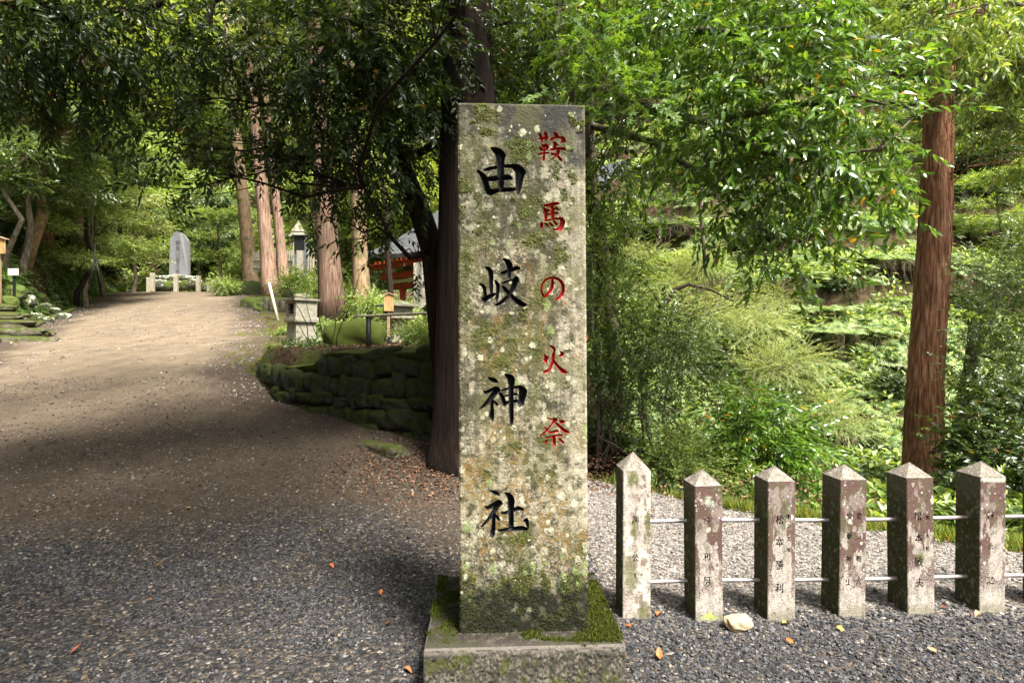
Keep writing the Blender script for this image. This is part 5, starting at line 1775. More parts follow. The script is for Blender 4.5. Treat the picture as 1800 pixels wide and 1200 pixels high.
RT = [(1080, 28, .8, 'round', 'bright', 'bright bushy tree on the slope just right of the pillar'), (1150, 34, 1.0, 'layered', 'yellow', 'yellow-green tree behind the maple twigs on the slope'), (1240, 38, 1.1, 'round', 'yellow', 'yellowish tree behind the glossy evergreen'),
      (1330, 42, 1.2, 'layered', 'bright', 'bright layered tree high behind the glossy evergreen'), (1430, 36, .9, 'round', 'yellow', 'sunny yellow-green tree above the glossy branch'), (1480, 44, 1.1, 'layered', 'yellow', 'yellow-green crown left of the small sky gap'),
      (1565, 38, 1.2, 'conifer', 'dark', 'dark conifer standing at the small sky gap'), (1625, 36, 1.3, 'conifer', 'dark', 'dark conifer behind the head of the red cedar'), (1700, 30, 1.1, 'conifer', 'dark', 'dark conifer right of the red cedar'),
      (1770, 24, 1.0, 'conifer', 'dark', 'drooping conifer at the right edge'), (1860, 20, .9, 'round', 'olive', 'olive tree beyond the right edge of the slope'), (1690, 19, .38, 'layered', 'olive', 'low layered tree just right of the red cedar'),
      (1770, 16, .36, 'layered', 'bright', 'small spreading tree at the right edge above the ferns'), (1520, 30, .5, 'round', 'bright', 'small round tree between glossy branch and red cedar'), (1225, 21, .45, 'layered', 'bright', 'thin-stemmed small tree beside the bare earth patch'), (1840, 30, 1.2, 'conifer', 'dark', 'tall conifer at the far right of the slope'), (1390, 50, 1.4, 'round', 'bright', 'tall crown on the ridge left of the sky gap')]
for (px, d, sc, kd, tn, lab) in RT:
    forest(kd, tn, (px - 900) / F_PX * d, d, sc, 'forest_tree', lab, RG)

# evergreen shrubs on the left bank and beneath the trees (copies)
shr = plant('evergreen_shrub', '', 'shrub', .6, 9, 40, SPR_ROUND, 'dark_leaf', .7, 'evergreen shrubs on the left bank', scale=(.9, 1.3))
SL = [(100, 455, 1.3, 'large glossy shrub on the left bank above the white notice'), (150, 430, 1.1, 'glossy shrub halfway up the left bank'), (60, 400, 1.2, 'dark shrub under the leaning trunks'), (200, 400, 1.1, 'dark shrub up the bank beside the pale tree'),
      (240, 465, .9, 'low shrub at the left of the monument'), (215, 440, 1.0, 'bushy shrub left of the monument'), (180, 490, .7, 'small shrub near the bend of the kerb'), (370, 470, .9, 'green shrub right of the monument'), (400, 455, 1.0, 'shrub in the dark hollow beside the cedars'), (20, 440, 1.0, 'shrub behind the wooden signboard')]
for i, (px, py, sc, lab) in enumerate(SL):
    p = ground_pt(px, py, 8)
    put(shr, i > 0, p - [0, 0, .05], i * .9, sc * max(.8, p[1] / 16), lab)
for i, (px, py, sc, lab) in enumerate([(1270, 660, .8, 'dark rounded shrub low in the middle of the slope'), (1430, 610, .7, 'dark shrub below the earth ledge'), (1560, 690, .8, 'dark shrub on the slope left of the red cedar foot'), (1700, 560, 1.0, 'dark shrub right of the red cedar halfway up'), (1740, 330, 1.5, 'dark shrub high at the right edge of the slope'),
        (1330, 440, 1.2, 'dark shrub under the glossy branch tips'), (1110, 430, 1.0, 'dark shrub high on the slope beside the bank shrub'), (1480, 520, .7, 'small dark shrub above the earth ledge'), (1530, 800, .6, 'dark shrub behind the gap between fourth and fifth posts'), (1690, 250, 1.6, 'dark shrub on the upper slope right of the red cedar')]):
    p = ground_pt(px, py, 8)
    o = put(shr, True, p - [0, 0, .05], i * 1.7, sc * max(.8, p[1] / 14), lab)
    o['group'] = 'dark shrubs on the right-hand slope'
shr2 = plant('terrace_shrub', '', 'shrub', .4, 7, 34, SPR_SML, 'bright_leaf', .8, 'green shrubs on the terrace')
SL = [(745, 575, 9.0, .8, 'leafy green shrub beside the vermilion post'), (720, 585, 10.5, .7, 'small shrub right of the roofed stone lantern'), (618, 560, 13, .9, 'shrub between the stout cedar and the handrail'), (565, 565, 15, .6, 'tiny shrub at the foot of the stout cedar'),
      (535, 480, 24, 2.2, 'sunlit bush behind the box lantern'), (560, 500, 22, 1.6, 'yellow-green bush right of the mossy ledge'), (650, 520, 17, 1.5, 'bush behind the roofed stone lantern'), (610, 500, 20, 1.6, 'bush behind the stout cedar'), (700, 520, 15, 1.2, 'bush under the shrine eaves'), (760, 600, 8.2, .6, 'low plant on the wall top beside the dark cedar'),
      (395, 500, 27, 1.4, 'round bush beside the stone monument base'), (500, 560, 14.5, .4, 'low weed tuft left of the box lantern')]
for i, (px, py, d, sc, lab) in enumerate(SL):
    put(shr2, i > 0, on_ground(px, d, .05), i * .9, sc, lab)

# ================================================================== STONES, WALL, KERB, STEPS
ICO = None


def ico(sub=3):
    import bmesh
    bm = bmesh.new()
    bmesh.ops.create_icosphere(bm, subdivisions=sub, radius=1)
    V = np.array([v.co[:] for v in bm.verts])
    T = np.array([[v.index for v in f.verts] for f in bm.faces])
    bm.free()
    return V, T


IV, IT = ico(4)
IV3, IT3 = ico(3)


def rock_v(size, seed, boxy=.5, V0=None):
    V = (IV if V0 is None else V0).copy()
    p = 2 + 4 * boxy
    n = (np.abs(V) ** p).sum(1) ** (1 / p)
    V = V / n[:, None]
    d = fbm(V[:, 0] * 1.6 + V[:, 2] * 1.1 + seed, V[:, 1] * 1.6 - V[:, 2] * .9 + seed * .7, seed % 40, 4) - .5
    d2 = fbm(V[:, 0] * 6 + V[:, 2] * 5 + seed, V[:, 1] * 6 - V[:, 2] * 4, seed % 37, 3) - .5
    V = V * (1 + d * .5 + d2 * .12)[:, None]
    return V * np.asarray(size) / 2


def rock_mat(name, base, dark, mossc, moss_amt, white=0.0):
    b = NB(name)
    v = b.coord(kind='Object')
    nz = b.n('ShaderNodeNewGeometry').outputs['Normal']
    z = b.n('ShaderNodeSeparateXYZ', {0: nz}).outputs[2]
    c = b.ramp(b.noise(v, 14, 6, .7), [(.35, dark), (.6, base)])
    m = b.math('ADD', b.noise(v, 5, 5, .7), b.math('MULTIPLY', z, .22))
    mf = b.ramp(m, [(.62 - moss_amt * .3, 0.0), (.72 - moss_amt * .3, 1.0)])
    c = b.mix(mf, c, b.ramp(b.noise(v, 90, 3, .6), [(.35, tuple(x * .5 for x in mossc)), (.65, mossc)]))
    if white:
        w = b.ramp(b.math('ADD', b.noise(v, 7, 5, .7), b.math('MULTIPLY', z, .15)), [(.66 - white * .2, 0.0), (.70 - white * .2, 1.0)])
        c = b.mix(w, c, (.42, .43, .34))
    nm = b.bump(b.noise(v, 30, 6, .7), .012, 1)
    return b.done(b.pbr(c, .9, nm, .2))


MAT['wall_stone'] = rock_mat('mossy_wall_stone', (.045, .044, .037), (.011, .011, .009), (.032, .045, .009), .6)
MAT['moss_top'] = rock_mat('moss_bank', (.05, .055, .018), (.02, .022, .009), (.07, .09, .012), .9)
MAT['rock_white'] = rock_mat('lichened_rock', (.12, .12, .10), (.04, .04, .03), (.045, .06, .012), .45, .35)
MAT['rock'] = rock_mat('mossy_rock', (.17, .165, .14), (.06, .055, .045), (.08, .11, .02), .8)
MAT['kerb'] = rock_mat('mossy_kerb', (.13, .115, .085), (.05, .045, .03), (.06, .075, .014), .3)
MAT['tan_rock'] = rock_mat('tan_rock', (.42, .33, .22), (.26, .19, .12), (.42, .33, .22), 0)
MAT['concrete'] = rock_mat('lantern_stone', (.27, .25, .20), (.16, .15, .115), (.10, .11, .05), .15)

# retaining wall: rows of fitted stones along a plan line
WL = np.array([(-4.9, 10.25), (-4.35, 9.35), (-3.5, 8.2), (-2.9, 7.8), (-2.4, 7.55), (-1.9, 7.2), (-1.45, 6.95), (-.9, 6.75), (-.3, 6.7), (.4, 6.85)])
seg = np.hypot(*np.diff(WL, axis=0).T)
cum = np.concatenate([[0], np.cumsum(seg)])


def wl(s):
    return np.array([np.interp(s, cum, WL[:, 0]), np.interp(s, cum, WL[:, 1])])


def top_z(s):
    # low mossy nose at the left, full height further right
    return float(np.interp(s, [0, .8, 2.1, 3.2, 3.5, 9], [1.12, 1.12, 1.10, 1.16, 1.36, 1.42]))


wall = thing('stone_wall', 'dark mossy dry-stone retaining wall between the drive and the dark cedar', 'stone wall', (WL[4][0], WL[4][1], .4))
g = Geo()
g2 = Geo()
s = 0.0
row = 0
zb = -.1
r_w = np.random.default_rng(3)
zrow = -.2
while zrow < 1.40:
    hrow = r_w.uniform(.17, .28)
    s = -.1 + r_w.uniform(0, .2)
    while s < cum[-1]:
        w = r_w.uniform(.12, .48)
        sc_ = s + w / 2
        h = hrow * r_w.uniform(.65, 1.3)
        zc = zrow + hrow / 2 + r_w.uniform(-.05, .05)
        p = wl(min(sc_, cum[-1]))
        q = wl(min(sc_ + .1, cum[-1])) - wl(max(sc_ - .1, 0))
        a = math.atan2(q[1], q[0])
        gz = float(path_z(p[1]))
        if zc + h * .3 < top_z(sc_) + .02 and zc > gz - .35:
            V = rock_v((w * 1.14, .34, h * 1.18), r_w.integers(1, 9999), .75, IV3)
            tl = r_w.normal(0, .09)
            V = V @ np.array([[math.cos(tl), 0, math.sin(tl)], [0, 1, 0], [-math.sin(tl), 0, math.cos(tl)]])
            ca, sa = math.cos(a), math.sin(a)
            V = V @ np.array([[ca, sa, 0], [-sa, ca, 0], [0, 0, 1]])
            nrm = np.array([-sa, ca])
            batter = .10 * (zc - .4)
            g.add(V + [p[0] + nrm[0] * (.12 + batter + r_w.uniform(-.03, .03)), p[1] + nrm[1] * (.12 + batter), zc], None, IT3)
        s += w * .98
    zrow += hrow * .97
g.obj('stonework', MAT['wall_stone'], wall, True)
# dark core so nothing shows between stones, and the mossy top
g = Geo()
V, Q = [], []
ns = 60
sv = np.linspace(0, cum[-1], ns)
nT = 12
for i, s_ in enumerate(sv):
    p = wl(s_)
    q = wl(min(s_ + .1, cum[-1])) - wl(max(s_ - .1, 0))
    q /= np.linalg.norm(q) + 1e-9
    nrm = np.array([-q[1], q[0]])
    zt_ = top_z(s_)
    prof = [(.20, -.4), (.20, zt_ - .10)]
    for j in range(nT):
        t = j / (nT - 1)
        prof.append((.06 + t * 1.3, zt_ - .02 + .05 * math.sin(t * 3) + (fbm(s_ * 3, t * 4, 19) - .5) * .07 + t * (.12 if s_ < 3 else .02)))
    for (o_, z_) in prof:
        V.append((p[0] + nrm[0] * o_, p[1] + nrm[1] * o_, z_))
m_ = nT + 2
for i in range(ns - 1):
    for j in range(m_ - 1):
        Q.append((i * m_ + j, (i + 1) * m_ + j, (i + 1) * m_ + j + 1, i * m_ + j + 1))
g.add(V, Q)
g.obj('mossy_top', MAT['moss_top'], wall, True)
# small stones at the foot of the wall
g = Geo()
V = rock_v((.75, .24, .20), 21, .85)
ca, sa = math.cos(-.62), math.sin(-.62)
V = V @ np.array([[ca, sa, 0], [-sa, ca, 0], [0, 0, 1]])
g.add(V + [-1.55, 6.45, float(path_z(6.45)) - .02], None, IT)
tag(g.obj('kerb_stone', MAT['kerb'], smooth=True), 'mossy kerb stone lying at the right-hand foot of the dark wall', 'kerb stone')

# kerb on the left side of the drive
g = Geo()
V, Q = [], []
yv = np.arange(4, 21, .12)
for i, y in enumerate(yv):
    x = float(xL(y)) - .02 + (fbm(y * 2, 1, 13) - .5) * .03
    z = float(path_z(y))
    jj_ = (fbm(y * 5, 4, 15) - .5) * .02
    for (dx, dz) in ((.10, -.12), (.10, .085), (.08, .105), (-.12, .105), (-.14, .085), (-.14, -.12)):
        V.append((x + dx, y, z + dz + jj_ * (dz > 0)))
for i in range(len(yv) - 1):
    for j in range(5):
        Q.append((i * 6 + j, i * 6 + j + 1, (i + 1) * 6 + j + 1, (i + 1) * 6 + j))
g.add(V, Q)
tag(g.obj('stone_kerb', MAT['kerb'], smooth=False), 'long low mossy stone kerb along the left side of the drive', 'kerb')
# steps at the left edge
stp = np.array([-12.15, 12.1, 1.32])
steps = thing('stone_steps', 'flight of mossy stone steps rising at the left edge of the picture', 'steps', stp)
for i in range(6):
    g = Geo()
    c = at(92 - i * 19, 592 - i * 14.5, 13.4 + i * .5) - np.array([1.3, 0, .11])
    V = rock_v((2.6, .62, .24), 40 + i, .95)
    ca, sa = math.cos(.12), math.sin(.12)
    V = V @ np.array([[ca, sa, 0], [-sa, ca, 0], [0, 0, 1]])
    g.add(V + c, None, IT)
    g.obj('step', MAT['kerb'], steps, True)
# lichened boulders by the steps
BL = [((25, 575), .55, 'white-lichened boulder at the left edge below the steps', 'rock_white'), ((38, 528), .75, 'large white-topped boulder above the steps', 'rock_white'), ((60, 555), .6, 'flat white-topped boulder beside the steps', 'rock_white'), ((80, 560), .5, 'white-blotched boulder at the kerb', 'rock_white'),
      ((95, 545), .6, 'pale boulder between ferns and kerb', 'rock_white'), ((112, 552), .45, 'small bright white boulder furthest right of the lichened group', 'rock_white'), ((20, 515), .9, 'big dark mossy boulder under the white notice', 'rock'), ((65, 520), .6, 'grey mossy boulder behind the white-topped ones', 'rock'),
      ((75, 535), .5, 'grey lichened boulder in the middle of the group', 'rock_white'), ((5, 530), .8, 'mossy boulder cut by the left edge', 'rock'), ((50, 507), .5, 'round mossy boulder to the right of the white notice', 'rock')]
for (px, py), sz, lab, mt_ in BL:
    p = ground_pt(px, py + 8, 9)
    sz *= .85
    g = Geo()
    g.add(rock_v((sz, sz * .8, sz * .62), int(px * 7 + py), .3) + p + [0, 0, sz * .15], None, IT)
    tag(g.obj('boulder', MAT[mt_], smooth=True), lab, 'boulder', 'boulders beside the stone steps')
# terrace rocks
for (px, d, sz, lab, mt_) in [(625, 11.0, (1.15, .9, .8), 'rounded moss-covered boulder left of the black handrail post', 'moss_top'), (452, 22, (1.2, .8, .6), 'brown mossy rock at the corner of the drive', 'rock'), (468, 21, (.8, .7, .5), 'small mossy rock beside the drive corner', 'rock')]:
    p = on_ground(px, d)
    g = Geo()
    g.add(rock_v(sz, int(px), .25) + p + [0, 0, sz[2] * .1], None, IT)
    tag(g.obj('boulder', MAT[mt_], smooth=True), lab, 'boulder')
p = np.array([at(1303, 600, 2.82)[0], 2.86, .03])
g = Geo()
g.add(rock_v((.135, .085, .065), 88, .6) @ np.array([[.98, .17, 0], [-.17, .98, 0], [0, 0, 1]]) + p, None, IT)
tag(g.obj('small_rock', MAT['tan_rock'], smooth=True), 'tan angular rock lying on the gravel between the second and third posts', 'rock')
# low mossy retaining ledge behind box lantern and mossy stone base under the cedars
g = Geo()
P0, P1 = on_ground(462, 21), on_ground(600, 19)
for i in range(14):
    t = (i + .5) / 14
    c = P0 * (1 - t) + P1 * t
    V = rock_v((.42, .4, .62), 300 + i, .9, IV3)
    g.add(V + [c[0], c[1], c[2] + .18], None, IT3)
tag(g.obj('garden_wall', MAT['kerb'], smooth=True), 'low mossy block wall behind the box lantern', 'low wall')
for i, (px, py, sz, lab) in enumerate([(440, 492, 1.5, 'dark mossy rock mound under the leftmost cedar'), (455, 488, 1.2, 'dark mossy rock beside the thick pink cedar'), (530, 470, 1.3, 'dark mossy rock below the black notice box')]):
    d = 28.5 if i < 2 else 23
    p = on_ground(px, d)
    g = Geo()
    g.add(rock_v((sz * 1.2, sz, sz * .9), 400 + i, .3) + p, None, IT)
    tag(g.obj('boulder', MAT['wall_stone'], smooth=True), lab, 'boulder')

# dark earth ledges with overhanging roots on the slope
MAT['earth'] = rock_mat('dark_root_earth', (.05, .032, .02), (.010, .007, .004), (.05, .07, .015), .5)
for i, (px, py, w_, h_, lab) in enumerate([(1510, 600, 2.0, 1.1, 'dark overhanging earth ledge in the middle of the fern slope'), (1440, 560, 1.1, .7, 'small dark earth hollow left of the big ledge on the fern slope'), (1560, 470, 1.9, .9, 'brown earth ledge high on the slope left of the red cedar'),
        (1725, 410, 1.6, .9, 'grassy-topped earth ledge right of the red cedar'), (1200, 410, 2.6, 1.2, 'bare brown earth patch high on the slope right of the pillar'), (1395, 690, .8, .5, 'dark hollow between the feathery bushes'), (1480, 770, .7, .4, 'mossy rock low on the slope behind the fourth post')]):
    p = ground_pt(px, py, 8)
    g = Geo()
    V = rock_v((w_, .8, h_), 900 + i, .5)
    V[:, 1] += (V[:, 2] < 0) * .25
    g.add(V + p + [0, .12, -h_ * .22], None, IT)
    tt = thing('earth_ledge', lab, 'earth ledge', p, 'earth ledges on the right-hand slope')
    g.obj('earth', MAT['earth'], tt, True)
    g = Geo()
    for q in range(26):
        s0 = p + [rng.uniform(-w_ / 2, w_ / 2) * .9, -.34, h_ * .12]
        g.tube(bez(s0, s0 + [rng.normal(0, .15), -rng.uniform(.0, .2), -rng.uniform(.3, h_ * .9)], 5, 0, .12), np.linspace(.014, .003, 5), 4)
    o = g.obj('hanging_roots', MAT['twig'], tt, True)
    o['kind'] = 'stuff'
    g = Geo()
    nq = int(9 * w_)
    pos = p + np.stack([rng.uniform(-w_ / 2, w_ / 2, nq), rng.uniform(-.35, .3, nq), np.full(nq, h_ * .18)], -1)
    az = rng.random(nq) * 6.28
    stamp(g, FERN[i % 4], frames(np.stack([np.cos(az), np.sin(az), np.zeros(nq)], -1), up=np.tile([0, -.35, 1.], (nq, 1)), scale=rng.uniform(.5, .9, nq)), pos)
    o = g.obj('fern_fringe', MAT['fern'], tt)
    o['kind'] = 'stuff'
g = Geo()
g.tube(bez(ground_pt(1345, 690, 8) + [0, 0, .15], ground_pt(1440, 660, 8) + [0, 0, .25], 7, .02, .04), [.09, .1, .09, .08, .08, .07, .05], 10, flute=.15)
tag(g.obj('fallen_log', MAT['mossy_bark'], smooth=True), 'mossy fallen log lying across the slope among the feathery bushes', 'log')
# ================================================================== LANTERNS, SIGNS, MONUMENT
def rot(rz):
    c, s_ = math.cos(rz), math.sin(rz)
    return np.array([[c, s_, 0], [-s_, c, 0], [0, 0, 1]])


def prism(prof, hx, hy, c, rz, g):
    """stack of rectangles: prof = [(z, kx, ky)]"""
    V, Q = [], []
    for z, kx, ky in prof:
        for sx, sy in ((-1, -1), (1, -1), (1, 1), (-1, 1)):
            V.append((sx * hx * kx, sy * hy * ky, z))
    n = len(prof)
    for i in range(n - 1):
        for j in range(4):
            Q.append((i * 4 + j, i * 4 + (j + 1) % 4, (i + 1) * 4 + (j + 1) % 4, (i + 1) * 4 + j))
    Q.append((3, 2, 1, 0))
    Q.append(tuple((n - 1) * 4 + k for k in range(4)))
    g.add(np.array(V) @ rot(rz) + c, Q)


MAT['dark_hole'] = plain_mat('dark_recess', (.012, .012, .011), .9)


def box_lantern(px, d, h, w, rz, label, kind):
    b0 = on_ground(px, d, .03)
    t = thing('stone_lantern', label, 'stone lantern', b0, 'stone lanterns on the terrace')
    if kind == 'box':
        g = Geo(); prism([(0, .83, .83), (h * .46, .80, .80)], w / 2, w / 2, b0, rz, g); g.obj('pedestal', MAT['concrete'], t)
        g = Geo(); prism([(h * .46, .98, .98), (h * .46 + .03, 1.0, 1.0), (h * .46 + .10, 1, 1), (h * .46 + .11, .97, .97)], w / 2, w / 2, b0, rz, g); g.obj('platform', MAT['concrete'], t)
        # light chamber with an open left side: back, front, right walls and the corners
        z0, z1 = h * .46 + .11, h * .90
        zc, hz = (z0 + z1) / 2, z1 - z0
        g = Geo()
        for (ox, oy, sx, sy) in ((0, -.40, .86, .08), (0, .40, .86, .08), (.40, 0, .08, .72), (-.39, -.30, .08, .12), (-.39, .30, .08, .12)):
            g.box(np.array([ox * w, oy * w, zc]) @ rot(rz) + b0, (sx * w, sy * w, hz), rz)
        g.box(np.array([-.39 * w, 0, z1 - .03]) @ rot(rz) + b0, (.078 * w, .48 * w, .06), rz)
        g.box(np.array([-.39 * w, 0, z0 + .04]) @ rot(rz) + b0, (.078 * w, .48 * w, .08), rz)
        g.obj('light_chamber', MAT['concrete'], t)
        g = Geo(); prism([(h * .90, 1.04, 1.04), (h * .90 + .05, 1.06, 1.06), (h * .96, .45, .45), (h * .98, .30, .30)], w / 2, w / 2, b0, rz, g); g.obj('cap', MAT['concrete'], t)
        g = Geo(); g.add(rock_v((w * .55, w * .4, .13), 5, .4, IV3) + b0 + [0, 0, h], None, IT3); g.obj('finial', MAT['concrete'], t, True)
    else:
        g = Geo(); prism([(0, 1.2, 1.2), (.05, 1.2, 1.2), (.06, .8, .8), (h * .52, .75, .75)], w / 2 * .62, w / 2 * .62, b0, rz, g); g.obj('pedestal', MAT['concrete'], t)
        g = Geo(); prism([(h * .52, .7, .7), (h * .56, .98, .98), (h * .61, .98, .98), (h * .62, .7, .7)], w / 2 * .85, w / 2 * .85, b0, rz, g); g.obj('platform', MAT['concrete'], t)
        z0, z1 = h * .62, h * .84
        g = Geo()
        for (ox, oy) in ((-.27, -.27), (.27, -.27), (.27, .27), (-.27, .27)):
            g.box(np.array([ox * w, oy * w, (z0 + z1) / 2]) @ rot(rz) + b0, (.14 * w, .14 * w, z1 - z0), rz)
        g.box(np.array([.27 * w, 0, (z0 + z1) / 2]) @ rot(rz) + b0, (.12 * w, .40 * w, z1 - z0), rz)
        g.box(np.array([0, -.28 * w, (z0 + z1) / 2]) @ rot(rz) + b0, (.40 * w, .10 * w, z1 - z0), rz)
        g.obj('light_chamber', MAT['concrete'], t)
        g = Geo(); prism([(h * .84, 1, 1), (h * .88, 1.02, 1.02), (h * .95, .5, .5), (h, .12, .12)], w / 2, w / 2, b0, rz, g); g.obj('roof', MAT['concrete'], t)


box_lantern(530, 13.0, 1.14, .60, .80, 'box-shaped pale stone lantern with open side standing beside the drive', 'box')
box_lantern(699, 13.4, 1.03, .78, .68, 'stone lantern with pyramid roof right of the small wooden signboard', 'roof')

# black handrail on the wall top
MAT['black_metal'] = plain_mat('black_metal', (.02, .021, .022), .5, .3, scale=30)
MAT['bamboo'] = plain_mat('weathered_rail_pole', (.50, .46, .32), .5, scale=25, col2=(.28, .24, .15))
hb = np.array([at(648, 600, 8.9)[0], 8.9, 1.38])
t = thing('handrail', 'black-posted handrail with pale round rail on top of the stone wall', 'handrail', hb)
g = Geo(); g.tube([hb + [0, 0, -.25], hb + [0, 0, .50]], .042, 14); g.tube([hb + [0, 0, .5], hb + [0, 0, .53]], [.046, .03], 14); g.obj('post', MAT['black_metal'], t, True)
e = np.array([at(860, 560, 7.6)[0], 7.6, 0])
h2 = np.array([e[0], e[1], 1.40])
g = Geo(); g.tube([h2 + [0, 0, -.25], h2 + [0, 0, .50]], .042, 14); g.obj('post', MAT['black_metal'], t, True)
g = Geo(); g.tube([hb + [-.25, .06, .53], hb + [0, 0, .535], h2 + [0, 0, .535]], [.018, .022, .022], 12); g.obj('rail', MAT['bamboo'], t, True)

MAT['sign_wood'] = bark_mat('sign_wood', (.22, .11, .04), (.42, .24, .10), (.5, .30, .14), (25, 25, 2), .002)
MAT['old_wood'] = bark_mat('weathered_sign_wood', (.16, .10, .06), (.33, .22, .14), (.42, .3, .2), (20, 20, 2), .003)


def text_part(parent, chars, c, ux, size, dz, mat, name='lettering', n=None, horizontal=False, depth=.003):
    """painted characters as thin raised shapes on a board (one mesh)"""
    g = Geo()
    nrm = np.array([ux[1], -ux[0], 0])
    for i, ch in enumerate(chars):
        V, T = glyph_tris(ch)
        V = (V - (V.max(0) + V.min(0)) / 2) * size
        o_ = c + (ux * i * dz if horizontal else np.array([0, 0, -i * dz]))
        P = o_ + V[:, :1] * ux + V[:, 1:] * np.array([0, 0, 1.]) + nrm * depth
        g.add(P, None, T)
    return g.obj(name, mat, parent)


MAT['ink'] = plain_mat('black_ink', (.015, .014, .013), .8)
# small wooden signboard by the lanterns
sb = on_ground(683, 12.6, .05)
t = thing('wooden_signboard', 'small orange-brown wooden signboard with gabled top in front of the roofed stone lantern', 'signboard', sb)
g = Geo(); g.box(sb + [0, 0, .52], (.055, .055, .62)); g.obj('pole', MAT['old_wood'], t)
g = Geo(); g.box(sb + [0, 0, .10], (.062, .062, .28)); g.obj('pole_foot', MAT['black_metal'], t)
g = Geo()
V = np.array([(-.11, -.06, 0), (.11, -.06, 0), (.11, -.06, .34), (0, -.06, .385), (-.11, -.06, .34), (-.11, -.02, 0), (.11, -.02, 0), (.11, -.02, .34), (0, -.02, .385), (-.11, -.02, .34)]) @ rot(.3)
g.add(V + sb + [0, 0, .83], [(0, 1, 6, 5), (1, 2, 7, 6), (4, 0, 5, 9), (2, 3, 8, 7), (3, 4, 9, 8), (0, 4, 3, 1), (1, 3, 2, 2)][:5], [(0, 1, 2), (0, 2, 3), (0, 3, 4), (5, 7, 6), (5, 8, 7), (5, 9, 8)])
g.obj('board', MAT['sign_wood'], t)
g = Geo()
for s_ in (-1, 1):
    V = np.array([(0, -.09, .40), (0, .02, .40), (s_ * .15, .02, .345), (s_ * .15, -.09, .345), (0, -.09, .42), (0, .02, .42), (s_ * .15, .02, .365), (s_ * .15, -.09, .365)]) @ rot(.3)
    g.add(V + sb + [0, 0, .83], [(0, 1, 2, 3), (4, 7, 6, 5), (0, 3, 7, 4), (1, 5, 6, 2), (3, 2, 6, 7)])
g.obj('little_roof', MAT['old_wood'], t)
# larger wooden signboard at the left edge
sb = ground_pt(-3, 500, 9)
sb = np.array([at(-3, 500, 15.5)[0], 15.5, 0])
sb[2] = float(G(sb[0], sb[1])) - .1
top = at(0, 420, 15.5)[2]
t = thing('wooden_signboard', 'brown wooden signboard with a little roof cut off by the left edge', 'signboard', sb)
g = Geo(); g.box([sb[0], sb[1] + .03, (sb[2] + top) / 2], (.07, .06, top - sb[2])); g.obj('pole', MAT['old_wood'], t)
g = Geo(); g.box([sb[0] + .02, sb[1] - .03, top - .21], (.40, .04, .42), 0, .002); g.obj('board', MAT['sign_wood'], t)
g = Geo()
for s_ in (-1, 1):
    g.add(np.array([(0, -.1, .06), (0, .06, .06), (s_ * .24, .06, -.02), (s_ * .24, -.1, -.02), (0, -.1, .08), (0, .06, .08), (s_ * .24, .06, 0), (s_ * .24, -.1, 0)]) + [sb[0] + .02, sb[1], top], [(0, 1, 2, 3), (4, 7, 6, 5), (0, 3, 7, 4), (1, 5, 6, 2), (3, 2, 6, 7)])
g.obj('little_roof', MAT['old_wood'], t)
# white notice
nb_ = at(24, 494, 16.0)
nz0 = float(G(nb_[0], nb_[1]))
t = thing('notice_sign', 'small white notice on a short black post above the mossy boulders', 'notice', (nb_[0], nb_[1], nz0))
top = at(24, 478, 16.0)[2]
g = Geo(); g.box([nb_[0], nb_[1] + .02, (nz0 - .1 + top) / 2], (.07, .03, top - nz0 + .1)); g.obj('post', MAT['black_metal'], t)
MAT['white'] = plain_mat('white_board', (.72, .68, .60), .6, var=.08)
g = Geo(); g.box([nb_[0], nb_[1] - .02, top], (.30, .02, .20), 0, .001); brd = g.obj('board', MAT['white'], t)
text_part(brd, '立入', np.array([nb_[0] - .03, nb_[1] - .032, top + .035]), np.array([1., 0, 0]), .035, .05, MAT['ink'], horizontal=True, depth=.0)
text_part(brd, '危険禁止', np.array([nb_[0] - .05, nb_[1] - .032, top - .03]), np.array([1., 0, 0]), .028, .035, MAT['ink'], horizontal=True, depth=.0)

# stone monument at the head of the drive
MAT['slate'] = rock_mat('grey_monument_slate', (.20, .205, .215), (.14, .14, .15), (.2, .2, .2), 0)
mdp = 33.0
mz0 = at(315, 488, mdp)[2]
mb_ = np.array([at(316, 488, mdp)[0], mdp, mz0])
mon = thing('stone_monument', 'tall grey slab monument with a rounded top at the head of the drive', 'monument', mb_)
prof = [(300, 488), (301, 450), (302, 425), (304, 415), (309, 409), (313, 407.5), (318, 409), (323, 412), (327, 418), (331, 423), (332, 440), (332, 488)]
out_ = np.array([((px - 316) / F_PX * mdp, (488 - py) / F_PX * mdp) for px, py in prof])
out_ = out_[::-1]
V, T, Q = [], [], []
n = len(out_)
for dy in (-.16, .16):
    for x, z in out_: V.append((x, dy + (.10 if x > .22 and dy < 0 else 0) * 1.0, z))
for i in range(1, n - 1): T += [(0, i + 1, i), (n, n + i, n + i + 1)]
for i in range(n):
    j = (i + 1) % n
    Q.append((i, j, n + j, n + i))
g = Geo(); g.add(np.array(V) + mb_, Q, T)
slab_ = g.obj('slab', MAT['slate'], mon)
text_part(slab_, '鞍馬山魔王殿', mb_ + [-.02, -.162, 2.1], np.array([1., 0, 0]), .26, .34, plain_mat('worn_inscription', (.06, .06, .06), .8), name='inscription')
g = Geo()
g.add(rock_v((2.3, 1.3, .5), 61, .5) + mb_ + [-.15, 0, -.15], None, IT)
g.obj('plinth_rock', MAT['rock_white'], mon, True)
